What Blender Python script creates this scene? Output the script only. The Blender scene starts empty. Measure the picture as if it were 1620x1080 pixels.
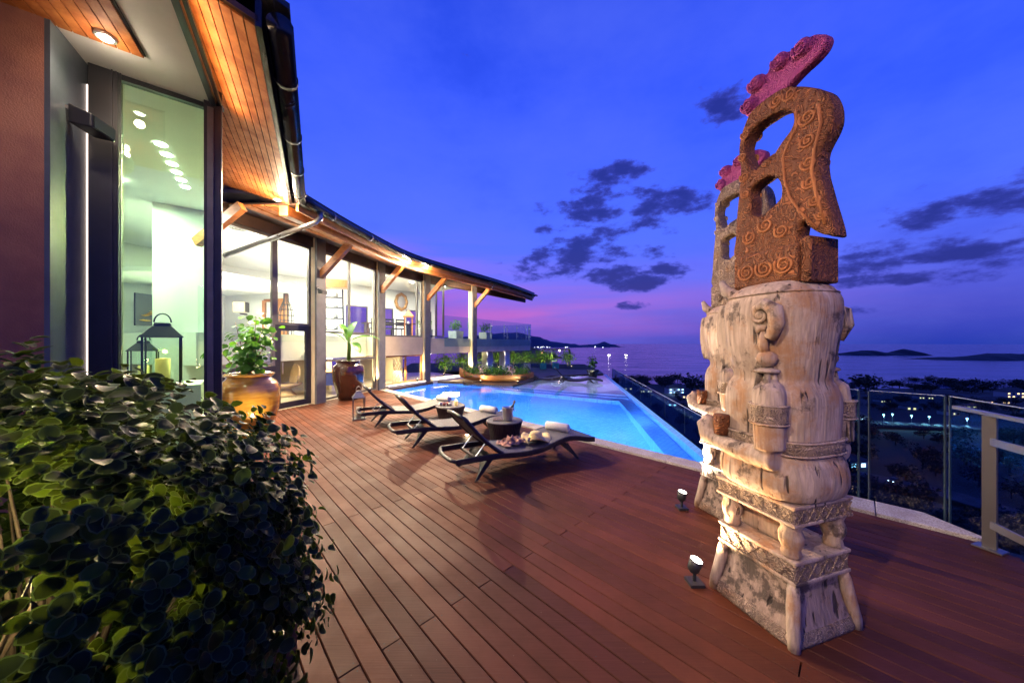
import bpy, bmesh, math, random
from mathutils import Vector, Matrix
R = math.radians
random.seed(7)
sc = bpy.context.scene
col = sc.collection

# ---------------------------------------------------------------- camera
cam = bpy.data.cameras.new("camera"); camo = bpy.data.objects.new("camera", cam); col.objects.link(camo)
camo.location = (0, 0, 1.75); camo.rotation_euler = (R(90), 0, 0)
cam.sensor_width = 36; cam.lens = 36 * 525 / 1620; cam.shift_y = 0.00185
cam.clip_start = 0.05; cam.clip_end = 60000
sc.camera = camo

# ---------------------------------------------------------------- node helper
class NT:
    def __init__(s, tree): s.t = tree
    def n(s, typ, ins=None, **kw):
        nd = s.t.nodes.new(typ)
        for k, v in kw.items(): setattr(nd, k, v)
        for k, v in (ins or {}).items(): s.set(nd.inputs[k], v)
        return nd
    def set(s, sock, v):
        if isinstance(v, bpy.types.NodeSocket): s.t.links.new(v, sock)
        elif isinstance(v, bpy.types.Node): s.t.links.new(v.outputs[0], sock)
        else:
            if isinstance(v, tuple) and len(v) == 3 and sock.type == 'RGBA': v = v + (1,)
            sock.default_value = v
    def m(s, op, a, b=0.0, c=0.0, clamp=False):
        nd = s.n('ShaderNodeMath', operation=op); nd.use_clamp = clamp
        s.set(nd.inputs[0], a); s.set(nd.inputs[1], b); s.set(nd.inputs[2], c)
        return nd.outputs[0]
    def mix(s, f, a, b, blend='MIX'):
        nd = s.n('ShaderNodeMix', data_type='RGBA', blend_type=blend)
        s.set(nd.inputs[0], f); s.set(nd.inputs[6], a); s.set(nd.inputs[7], b)
        return nd.outputs[2]
    def ramp(s, f, stops, interp='LINEAR'):
        nd = s.n('ShaderNodeValToRGB'); cr = nd.color_ramp; cr.interpolation = interp
        while len(cr.elements) < len(stops): cr.elements.new(0.5)
        for e, (p, c) in zip(cr.elements, stops):
            e.position = p; e.color = c if len(c) == 4 else tuple(c) + (1,)
        s.set(nd.inputs[0], f); return nd.outputs[0]
    def mapr(s, v, a, b, c=0.0, d=1.0):
        nd = s.n('ShaderNodeMapRange'); nd.interpolation_type = 'SMOOTHSTEP'
        for i, x in enumerate((v, a, b, c, d)): s.set(nd.inputs[i], x)
        return nd.outputs[0]

# ---------------------------------------------------------------- world: dusk sky
SKY = 1.22
w = bpy.data.worlds.new("World"); sc.world = w; w.use_nodes = True
w.node_tree.nodes.clear(); w.cycles.sampling_method = 'MANUAL'; w.cycles.sample_map_resolution = 256; T = NT(w.node_tree)
gen = T.n('ShaderNodeTexCoord').outputs['Generated']
sep = T.n('ShaderNodeSeparateXYZ', {0: gen})
dx, dy, dz = sep.outputs
el = T.m('MULTIPLY', T.m('ARCSINE', dz), 57.29578)
az = T.m('MULTIPLY', T.m('ARCTAN2', dx, dy), 57.29578)
e01 = T.m('DIVIDE', T.m('ADD', el, 5.0), 95.0, clamp=True)
st = lambda d: (d + 5) / 95
base = T.ramp(e01, [(st(-5), (.010, .030, .27)), (st(-.3), (.014, .036, .30)), (st(1.5), (.024, .044, .38)), (st(5), (.058, .078, .52)), (st(10), (.082, .135, .80)),
                    (st(17), (.062, .135, .94)), (st(26), (.034, .098, .92)), (st(38), (.018, .066, .78)), (st(55), (.012, .045, .56)), (st(90), (.008, .03, .40))])
# afterglow to the west, straight ahead and a little left
ga = T.m('POWER', 2.718, T.m('MULTIPLY', T.m('POWER', T.m('DIVIDE', T.m('ADD', az, 2.0), 32.0), 2.0), -1.0))
ge = T.m('POWER', 2.718, T.m('MULTIPLY', T.m('POWER', T.m('DIVIDE', T.m('SUBTRACT', el, 5.8), 5.0), 2.0), -1.0))
stre = T.n('ShaderNodeTexNoise', {'Vector': T.n('ShaderNodeCombineXYZ', {0: T.m('MULTIPLY', az, .035), 1: T.m('MULTIPLY', el, .35), 2: 3.0}), 'Scale': 1.0, 'Detail': 4.0}).outputs[0]
glow = T.m('MULTIPLY', T.m('MULTIPLY', ga, ge), T.mapr(stre, .25, .7, .45, 1.15))
skyc = T.mix(T.m('MULTIPLY', glow, .85, clamp=True), base, (.56, .11, .40, 1))
ge2 = T.m('POWER', 2.718, T.m('MULTIPLY', T.m('POWER', T.m('DIVIDE', T.m('SUBTRACT', el, 13.5), 3.2), 2.0), -1.0))
ga2 = T.m('POWER', 2.718, T.m('MULTIPLY', T.m('POWER', T.m('DIVIDE', T.m('ADD', az, 17.0), 16.0), 2.0), -1.0))
skyc = T.mix(T.m('MULTIPLY', T.m('MULTIPLY', ge2, ga2), T.mapr(stre, .38, .66, 0.05, .65)), skyc, (.42, .14, .55, 1))
# the western quarter stays lighter than the east and zenith
lft = T.m('POWER', 2.718, T.m('MULTIPLY', T.m('POWER', T.m('DIVIDE', T.m('ADD', az, 12.0), 34.0), 2.0), -1.0))
lel = T.m('POWER', 2.718, T.m('MULTIPLY', T.m('POWER', T.m('DIVIDE', T.m('SUBTRACT', el, 20.0), 15.0), 2.0), -1.0))
skyc = T.mix(T.m('MULTIPLY', T.m('MULTIPLY', lft, lel), .5), skyc, (.085, .15, 1.0, 1))
# broad soft veils
veil = T.n('ShaderNodeTexNoise', {'Vector': T.n('ShaderNodeCombineXYZ', {0: T.m('MULTIPLY', az, .03), 1: T.m('MULTIPLY', el, .06), 2: 9.0}), 'Scale': 1.0, 'Detail': 6.0, 'Roughness': .6}).outputs[0]
skyc = T.mix(T.mapr(veil, .3, .75, 0.0, .38), skyc, (.10, .16, .86, 1))
skyc = T.mix(T.mapr(veil, .5, .22, 0.0, .35), skyc, (.010, .038, .52, 1))
# small dark cumulus banks (azimuth, elevation, half sizes, weight; degrees)
bank = [(11, 13.2, 11, 2.9, .72), (17, 21.8, 8.0, 4.6, .62), (55, 11.2, 11, 3.6, .55), (4.5, 13.6, 4.6, 1.9, .95), (10.0, 14.0, 5.6, 2.3, 1.05), (16.0, 11.6, 5.6, 2.0, 1.0), (11.5, 16.6, 3.6, 1.7, .95), (21.5, 9.6, 4.6, 1.3, .85), (13.0, 21.8, 5.4, 2.5, 1.0), (17.5, 26.4, 5.0, 1.9, .9), (21.0, 20.0, 3.6, 3.0, .95), (19.0, 17.4, 3.0, 1.2, .8),
        (27.6, 20.8, 3.8, 1.7, .75), (32.0, 31.0, 2.6, 2.6, .6), (25.6, 11.4, 4.0, .9, .75), (4.9, 18.9, 2.2, .8, .65), (20.0, 6.0, 2.6, .7, .7), (49.0, 7.3, 5.5, .8, .85), (55.0, 9.2, 7.5, 1.1, .95), (55.0, 13.2, 8.0, 2.3, .95),
        (45.8, 10.4, 1.6, .6, .65), (45.5, 3.9, 2.2, .6, .7), (80, 13, 14, 3, .9), (-70, 12, 16, 3, .8), (-125, 16, 18, 4, .9), (150, 11, 22, 4, .9)]
cv = T.n('ShaderNodeCombineXYZ', {0: T.m('MULTIPLY', az, .19), 1: T.m('MULTIPLY', el, .40), 2: 1.7})
cn = T.n('ShaderNodeTexNoise', {'Vector': cv, 'Scale': 1.0, 'Detail': 8.0, 'Roughness': .6}).outputs[0]
acc = None
ae = T.n('ShaderNodeCombineXYZ', {0: az, 1: el, 2: 0.0}).outputs[0]
for (a, e, ra, re, wt) in bank:
    q = T.n('ShaderNodeVectorMath', {0: ae, 1: (1 / ra, 1 / re, 0), 2: (-a / ra, -e / re, 0)}, operation='MULTIPLY_ADD').outputs[0]
    q = T.n('ShaderNodeVectorMath', {0: q, 1: q}, operation='DOT_PRODUCT').outputs['Value']
    b = T.m('MULTIPLY_ADD', q, -wt, wt)
    acc = b if acc is None else T.m('MAXIMUM', acc, b)
acc = T.m('MAXIMUM', acc, -1.5)
dens = T.m('ADD', T.m('MULTIPLY', acc, .60), T.m('MULTIPLY', T.m('SUBTRACT', cn, .465), 3.9))
cm = T.mapr(dens, .0, .6)
edge = T.mapr(dens, .1, .9)
ccol = T.mix(edge, (.04, .05, .40, 1), (.014, .02, .19, 1))
skyc = T.mix(T.m('MULTIPLY', cm, .9), skyc, ccol)
nsk = T.n('ShaderNodeTexSky', sky_type='NISHITA'); nsk.sun_disc = False; nsk.sun_elevation = R(-4); nsk.sun_rotation = R(0)
bg = T.n('ShaderNodeBackground', {0: skyc, 1: SKY})
bg2 = T.n('ShaderNodeBackground', {0: nsk.outputs[0], 1: .05})
add = T.n('ShaderNodeAddShader'); T.set(add.inputs[0], bg.outputs[0]); T.set(add.inputs[1], bg2.outputs[0])
T.n('ShaderNodeOutputWorld', {0: add.outputs[0]})

vs = sc.view_settings
vs.view_transform = 'Standard'; vs.look = 'None'; vs.exposure = 0.0; vs.gamma = 1.0
try: vs.use_curve_mapping = False
except Exception: pass
sc.cycles.max_bounces = 6; sc.cycles.diffuse_bounces = 2; sc.cycles.glossy_bounces = 2
sc.cycles.transmission_bounces = 6; sc.cycles.transparent_max_bounces = 16
sc.cycles.sample_clamp_indirect = 30.0; sc.cycles.caustics_reflective = False; sc.cycles.caustics_refractive = False
sc.cycles.use_denoising = True; sc.cycles.blur_glossy = 0.5
sc.cycles.use_adaptive_sampling = True; sc.cycles.adaptive_threshold = 0.03

# ---------------------------------------------------------------- materials
def newmat(name):
    m = bpy.data.materials.new(name); m.use_nodes = True; m.node_tree.nodes.clear()
    return m, NT(m.node_tree)
def finish(t, sh): t.n('ShaderNodeOutputMaterial', {0: sh})
MATS = {}
def pm(name, c, rough=.5, metal=0.0, c2=None, scale=4.0, vary=.25, stretch=(1, 1, 1), bump=0.0, bscale=60.0, coat=0.0, emit=None, es=0.0, obj=False, spec=.5, sheen=0, sub=0.0):
    m, t = newmat(name)
    pos = t.n('ShaderNodeTexCoord').outputs['Object'] if obj else t.n('ShaderNodeNewGeometry').outputs['Position']
    mp = t.n('ShaderNodeMapping', {0: pos, 3: stretch})
    nz = t.n('ShaderNodeTexNoise', {'Vector': mp, 'Scale': scale, 'Detail': 6.0, 'Roughness': .6}).outputs[0]
    if c2 is None: c2 = tuple(x * (1 - vary) for x in c)
    cc = t.mix(t.mapr(nz, .32, .68), c + (1,), c2 + (1,))
    ins = {'Base Color': cc, 'Roughness': t.mapr(nz, .2, .8, max(0.02, rough * .85), min(1, rough * 1.15)), 'Metallic': metal, 'Specular IOR Level': spec}
    if bump:
        nb = t.n('ShaderNodeTexNoise', {'Vector': mp, 'Scale': bscale, 'Detail': 4.0}).outputs[0]
        ins['Normal'] = t.n('ShaderNodeBump', {'Height': nb, 'Strength': bump, 'Distance': .01})
    if coat: ins['Coat Weight'] = coat
    if emit: ins['Emission Color'] = emit; ins['Emission Strength'] = es
    finish(t, t.n('ShaderNodeBsdfPrincipled', ins).outputs[0])
    MATS[name] = m; return m
def glassmat(name, tint=(.94, .97, .96), refl=1.0, rough=0.0):
    m, t = newmat(name)
    fc = t.n('ShaderNodeLayerWeight', {0: .5}).outputs['Facing']
    fr = t.m('ADD', .045, t.m('MULTIPLY', t.m('POWER', fc, 5.0), .955))
    bf = t.n('ShaderNodeNewGeometry').outputs['Backfacing']
    f = t.m('MULTIPLY', t.m('MULTIPLY', fr, refl, clamp=True), t.m('SUBTRACT', 1.0, bf))
    tr = t.n('ShaderNodeBsdfTransparent', {0: tint})
    gl = t.n('ShaderNodeBsdfGlossy', {0: (1, 1, 1), 1: rough})
    mx = t.n('ShaderNodeMixShader', {0: f}); t.set(mx.inputs[1], tr.outputs[0]); t.set(mx.inputs[2], gl.outputs[0])
    finish(t, mx.outputs[0]); MATS[name] = m; return m
def emat(name, c, s):
    m, t = newmat(name); finish(t, t.n('ShaderNodeEmission', {0: c, 1: s}).outputs[0]); MATS[name] = m; return m

# deck board: brown-red composite, brushed, dusty, each board a little different
m, t = newmat('deck_wood')
pos = t.n('ShaderNodeNewGeometry').outputs['Position']
rnd = t.n('ShaderNodeObjectInfo').outputs['Random']
mp = t.n('ShaderNodeMapping', {0: pos, 2: (0, 0, R(46.06))})
ln = t.n('ShaderNodeMapping', {0: mp.outputs[0], 3: (160.0, 3.0, 1.0)})
fine = t.n('ShaderNodeTexNoise', {'Vector': t.n('ShaderNodeMapping', {0: pos, 2: (0, 0, R(-46.06 + 90)), 3: (3.0, 160.0, 1)}), 'Scale': 1.0, 'Detail': 3.0}).outputs[0]
big = t.n('ShaderNodeTexNoise', {'Vector': pos, 'Scale': 1.6, 'Detail': 7.0, 'Roughness': .65}).outputs[0]
spk = t.n('ShaderNodeTexNoise', {'Vector': pos, 'Scale': 70.0, 'Detail': 2.0}).outputs[0]
c0 = t.mix(rnd, (.125, .034, .013, 1), (.060, .017, .008, 1))
c0 = t.mix(t.mapr(big, .35, .7, 0, .55), c0, (.042, .013, .007, 1))
c0 = t.mix(t.mapr(fine, .3, .7, 0, .3), c0, (.12, .042, .02, 1))
c0 = t.mix(t.mapr(spk, .74, .8, 0, .6), c0, (.26, .18, .14, 1))
c0 = t.mix(t.mapr(spk, .26, .2, 0, .7), c0, (.03, .012, .01, 1))
bmp = t.n('ShaderNodeBump', {'Height': fine, 'Strength': .35, 'Distance': .003})
finish(t, t.n('ShaderNodeBsdfPrincipled', {'Base Color': c0, 'Roughness': t.mapr(big, .3, .7, .48, .7), 'Normal': bmp, 'Specular IOR Level': .16}).outputs[0])
MATS['deck_wood'] = m

# granite coping
m, t = newmat('granite')
pos = t.n('ShaderNodeNewGeometry').outputs['Position']
rnd = t.n('ShaderNodeObjectInfo').outputs['Random']
v1 = t.n('ShaderNodeTexVoronoi', {'Vector': pos, 'Scale': 140.0}).outputs['Color']
n1 = t.n('ShaderNodeTexNoise', {'Vector': pos, 'Scale': 4.0, 'Detail': 6.0}).outputs[0]
g = t.n('ShaderNodeSeparateColor', {0: v1}).outputs[0]
c0 = t.ramp(g, [(0, (.16, .14, .13)), (.4, (.34, .31, .28)), (.8, (.46, .43, .40)), (1, (.58, .55, .52))])
c0 = t.mix(t.mapr(n1, .3, .75, 0, .6), c0, (.22, .17, .13, 1))
c0 = t.mix(t.m('MULTIPLY', rnd, .35), c0, (.5, .40, .30, 1))
finish(t, t.n('ShaderNodeBsdfPrincipled', {'Base Color': c0, 'Roughness': .6, 'Normal': t.n('ShaderNodeBump', {'Height': g, 'Strength': .15, 'Distance': .002})}).outputs[0])
MATS['granite'] = m

# weathered carved wood
def carved(name, base, dark, rust, carve, ring=0.0, streak=1.0, overlay=None, fine_scale=14.0, heavy=0.0, groove=.52, rustk=0.0):
    m, t = newmat(name)
    ob = t.n('ShaderNodeTexCoord').outputs['Object']
    vs_ = t.n('ShaderNodeMapping', {0: ob, 3: (9.0, 9.0, 1.3)})
    grain = t.n('ShaderNodeTexNoise', {'Vector': vs_, 'Scale': 1.6, 'Detail': 9.0, 'Roughness': .68, 'Distortion': .5}).outputs[0]
    fineg = t.n('ShaderNodeTexNoise', {'Vector': t.n('ShaderNodeMapping', {0: ob, 3: (60.0, 60.0, 5.0)}), 'Scale': 1.0, 'Detail': 5.0}).outputs[0]
    blot = t.n('ShaderNodeTexNoise', {'Vector': ob, 'Scale': 3.4, 'Detail': 8.0, 'Roughness': .7}).outputs[0]
    blot2 = t.n('ShaderNodeTexNoise', {'Vector': t.n('ShaderNodeMapping', {0: ob, 1: (3, 1, 7)}), 'Scale': 4.5, 'Detail': 8.0, 'Roughness': .7}).outputs[0]
    crack = t.n('ShaderNodeTexNoise', {'Vector': t.n('ShaderNodeMapping', {0: ob, 3: (26.0, 26.0, 2.0)}), 'Scale': 1.0, 'Detail': 3.0, 'Distortion': .3}).outputs[0]
    c = t.mix(t.mapr(grain, .35, .66), base + (1,), tuple(x * .62 for x in base) + (1,))
    c = t.mix(t.mapr(fineg, .35, .68, 0, .62), c, tuple(x * .5 for x in base) + (1,))
    c = t.mix(t.mapr(blot, .52 - rustk, .70 - rustk, 0, .8), c, rust + (1,))
    c = t.mix(t.mapr(blot2, .57 - heavy, .68 - heavy, 0, .85 * streak), c, dark + (1,))
    ck = t.mapr(crack, .66 - heavy * .6, .73 - heavy * .6, 0, .9 * streak)
    c = t.mix(ck, c, tuple(x * .5 for x in dark) + (1,))
    h = t.m('ADD', t.m('MULTIPLY', grain, .5), t.m('MULTIPLY', fineg, .35))
    h = t.m('SUBTRACT', h, t.m('MULTIPLY', ck, .8))
    nrm = t.n('ShaderNodeBump', {'Height': h, 'Strength': .9, 'Distance': .02}).outputs[0]
    if carve:
        wob = t.n('ShaderNodeTexNoise', {'Vector': ob, 'Scale': 6.0, 'Detail': 2.0}).outputs['Color']
        wv = t.n('ShaderNodeVectorMath', {0: ob, 1: wob}, operation='ADD').outputs[0]
        vor = t.n('ShaderNodeTexVoronoi', {'Vector': wv, 'Scale': fine_scale}, feature='SMOOTH_F1').outputs['Distance']
        vor2 = t.n('ShaderNodeTexVoronoi', {'Vector': wv, 'Scale': fine_scale}, feature='DISTANCE_TO_EDGE').outputs['Distance']
        rg = t.m('SINE', t.m('MULTIPLY', vor, ring))
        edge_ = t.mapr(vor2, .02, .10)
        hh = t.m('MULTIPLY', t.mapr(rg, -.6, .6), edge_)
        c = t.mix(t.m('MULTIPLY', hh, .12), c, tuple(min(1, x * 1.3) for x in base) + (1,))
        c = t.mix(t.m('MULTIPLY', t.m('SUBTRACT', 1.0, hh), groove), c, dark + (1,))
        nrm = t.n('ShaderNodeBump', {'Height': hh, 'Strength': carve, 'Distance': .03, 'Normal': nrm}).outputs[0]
    if overlay:
        c = t.mix(.72, c, overlay + (1,))
    finish(t, t.n('ShaderNodeBsdfPrincipled', {'Base Color': c, 'Roughness': .72, 'Normal': nrm, 'Specular IOR Level': .3}).outputs[0])
    MATS[name] = m; return m
carved('pale_wood', (.48, .36, .28), (.045, .028, .022), (.30, .145, .06), 0.0, heavy=.045, rustk=.05)
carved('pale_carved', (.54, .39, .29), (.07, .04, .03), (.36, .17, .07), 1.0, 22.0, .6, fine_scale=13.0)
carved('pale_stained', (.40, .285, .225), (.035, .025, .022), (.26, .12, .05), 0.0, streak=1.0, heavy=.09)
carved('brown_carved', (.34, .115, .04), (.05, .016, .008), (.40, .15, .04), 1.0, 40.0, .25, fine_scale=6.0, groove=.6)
carved('brown_ridge', (.38, .135, .045), (.07, .022, .010), (.46, .18, .05), 0.0, streak=.3)
carved('crest_carved', (.42, .16, .16), (.07, .02, .04), (.40, .12, .16), .7, 26.0, .6, overlay=(.36, .035, .22), fine_scale=8.0)  # magenta mixed over the crest's wood colour

pm('plum_wall', (.30, .11, .06), .6, c2=(.22, .075, .05), scale=3, bump=.3, bscale=90)
pm('grey_panel', (.085, .10, .12), .32, c2=(.06, .075, .09), scale=2.5, bump=.05)
pm('dark_metal', (.014, .014, .018), .4, .0, scale=5)
pm('frame_metal', (.030, .027, .034), .4, .1, scale=5)
pm('frame_bronze', (.16, .145, .135), .42, .35, scale=4)
pm('column_grey', (.15, .15, .165), .55, scale=3, bump=.1)
pm('cream_stucco', (.66, .56, .40), .8, c2=(.58, .49, .35), scale=2.2, bump=.15, bscale=120)
pm('white_stucco', (.78, .77, .73), .75, c2=(.70, .69, .66), scale=2.0, bump=.12, bscale=120)
pm('white_paint', (.84, .84, .80), .6, c2=(.80, .80, .76), scale=1.5)
pm('beige_paint', (.62, .50, .33), .7, scale=1.2, vary=.1)
pm('interior_floor', (.42, .36, .28), .3, scale=2)
pm('soffit_wood', (.50, .175, .045), .6, c2=(.30, .085, .022), scale=2.0, stretch=(3, 3, 3), bump=.15, bscale=25, coat=.0, spec=.25)
pm('beam_wood', (.52, .20, .055), .42, c2=(.36, .12, .03), scale=3, stretch=(2, 2, 6), bump=.12, bscale=25, coat=.15)
pm('dark_timber', (.055, .026, .016), .55, scale=4)
pm('roof_tile', (.03, .03, .04), .5, scale=6)
pm('gutter_black', (.012, .012, .015), .25, .0, scale=3)
pm('pipe_steel', (.30, .29, .30), .3, .85, scale=5)
pm('steel', (.60, .57, .54), .36, .9, scale=1, vary=.02)
pm('rail_steel', (.30, .28, .26), .4, .8, scale=1, vary=.03)
pm('rattan', (.028, .023, .024), .45, c2=(.018, .015, .016), scale=30)
pm('sling', (.10, .09, .092), .6, c2=(.065, .058, .06), scale=60, bump=.4, bscale=260)
pm('towel', (.80, .74, .64), .95, scale=30, bump=.6, bscale=220, vary=.12)
pm('straw', (.78, .62, .30), .85, c2=(.66, .48, .20), scale=50, bump=.5, bscale=200)
pm('scarf', (.50, .28, .19), .9, c2=(.36, .18, .12), scale=20, bump=.4, bscale=150)
pm('gold_glaze', (.60, .29, .04), .18, c2=(.40, .16, .02), scale=3.0, stretch=(1, 1, 6), coat=.7, bump=.12, bscale=9)
pm('brown_glaze', (.055, .018, .009), .13, c2=(.03, .009, .006), scale=3.0, stretch=(1, 1, 5), coat=.8, bump=.12, bscale=9)
pm('teal_glaze', (.03, .22, .25), .2, scale=3, coat=.6)
pm('soil', (.04, .03, .02), .9)
pm('planter_grey', (.40, .40, .38), .7)
pm('glass_edge_dark', (.06, .085, .09), .4, scale=2)  # darker copy of the edge colour for the upright edges
pm('edge_glint', (.36, .42, .42), .3, scale=2, vary=.1)  # pale strip colour standing for light caught on polished glass edges
pm('twig', (.04, .024, .014), .8, bump=.5, bscale=40)
pm('bark', (.20, .13, .08), .8, bump=.5, bscale=40)
def leafmat(name, c, c2, rough=.5, spec=.3, tl=.35, tc=(.30, .50, .03)):
    m, t = newmat(name)
    pos = t.n('ShaderNodeNewGeometry').outputs['Position']
    nz = t.n('ShaderNodeTexNoise', {'Vector': pos, 'Scale': 9.0, 'Detail': 2.0}).outputs[0]
    cc = t.mix(t.mapr(nz, .3, .7), c + (1,), c2 + (1,))
    pb = t.n('ShaderNodeBsdfPrincipled', {'Base Color': cc, 'Roughness': rough, 'Specular IOR Level': spec})
    tr = t.n('ShaderNodeBsdfTranslucent', {0: t.mix(.5, cc, tc + (1,))})
    mx = t.n('ShaderNodeMixShader', {0: tl}); t.set(mx.inputs[1], pb.outputs[0]); t.set(mx.inputs[2], tr.outputs[0])
    finish(t, mx.outputs[0]); MATS[name] = m
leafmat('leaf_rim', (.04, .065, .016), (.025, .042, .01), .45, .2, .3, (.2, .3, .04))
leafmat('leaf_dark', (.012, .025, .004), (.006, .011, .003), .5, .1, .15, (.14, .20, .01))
leafmat('leaf_shrub', (.022, .05, .006), (.011, .024, .004), .48, .12, .2, (.24, .36, .02))
leafmat('leaf_mid', (.07, .17, .02), (.04, .10, .014))
leafmat('leaf_bright', (.06, .22, .012), (.03, .12, .008), .4, .4, .3, (.2, .5, .03))
pm('leaf_red', (.32, .05, .05), .5, scale=9)
pm('leaf_pale', (.55, .42, .42), .6, scale=9)
pm('tree_dark', (.008, .012, .007), .8, scale=.3)
pm('hull_wood', (.40, .16, .05), .5, c2=(.26, .095, .03), scale=3, stretch=(1, 1, 8), bump=.3, bscale=20)
pm('driftwood', (.60, .50, .38), .75, scale=8, bump=.4, bscale=30)
pm('door_wood', (.42, .17, .05), .4, scale=3, stretch=(6, 6, 1))
pm('gold_frame', (.55, .30, .10), .4, .4, scale=12, bump=.4)
pm('black_matte', (.02, .02, .022), .5)
pm('white_plastic', (.7, .7, .7), .4)
pm('terrain', (.008, .010, .006), .98, c2=(.013, .013, .009), scale=.02)
pm('road', (.05, .042, .046), .85, scale=.2)
pm('house_white', (.30, .30, .30), .8, scale=.3, vary=.1)
pm('roof_dark', (.06, .045, .04), .8, scale=.5)
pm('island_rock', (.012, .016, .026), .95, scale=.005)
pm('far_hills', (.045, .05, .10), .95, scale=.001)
pm('candle_wax', (.85, .68, .30), .5, emit=(1, .62, .18), es=.5)
pm('blue_cloth', (.10, .14, .55), .7)
pm('flower_yellow', (.8, .42, .03), .6)
pm('wicker_pale', (.52, .36, .20), .7, scale=40, bump=.4, bscale=120)
glassmat('glass', (.95, .98, .965), 1.0)
glassmat('glass_green', (.74, .93, .76), 1.8)
glassmat('glass_rail', (.78, .90, .92), 1.2)
glassmat('glass_deck', (.62, .78, .84), 1.0)
glassmat('glass_guard', (.55, .72, .80), .45)
glassmat('glass_blue', (.70, .82, .95), 1.6)
emat('lamp_white', (1, .93, .82, 1), 30.0)
emat('lamp_warm', (1, .72, .40, 1), 16.0)
emat('led_pink', (1, .80, .68, 1), 5.0)
emat('led_white', (1, .86, .62, 1), 6.0)
emat('lamp_cyan', (.45, .95, 1, 1), 10.0)
emat('window_lit', (1, .70, .34, 1), 2.6)
emat('window_cyan', (.42, .72, 1, 1), 3.2)
emat('lamp_red', (1, .35, .25, 1), 10.0)
emat('town_lamp', (.9, .92, 1, 1), 9.0)

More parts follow.
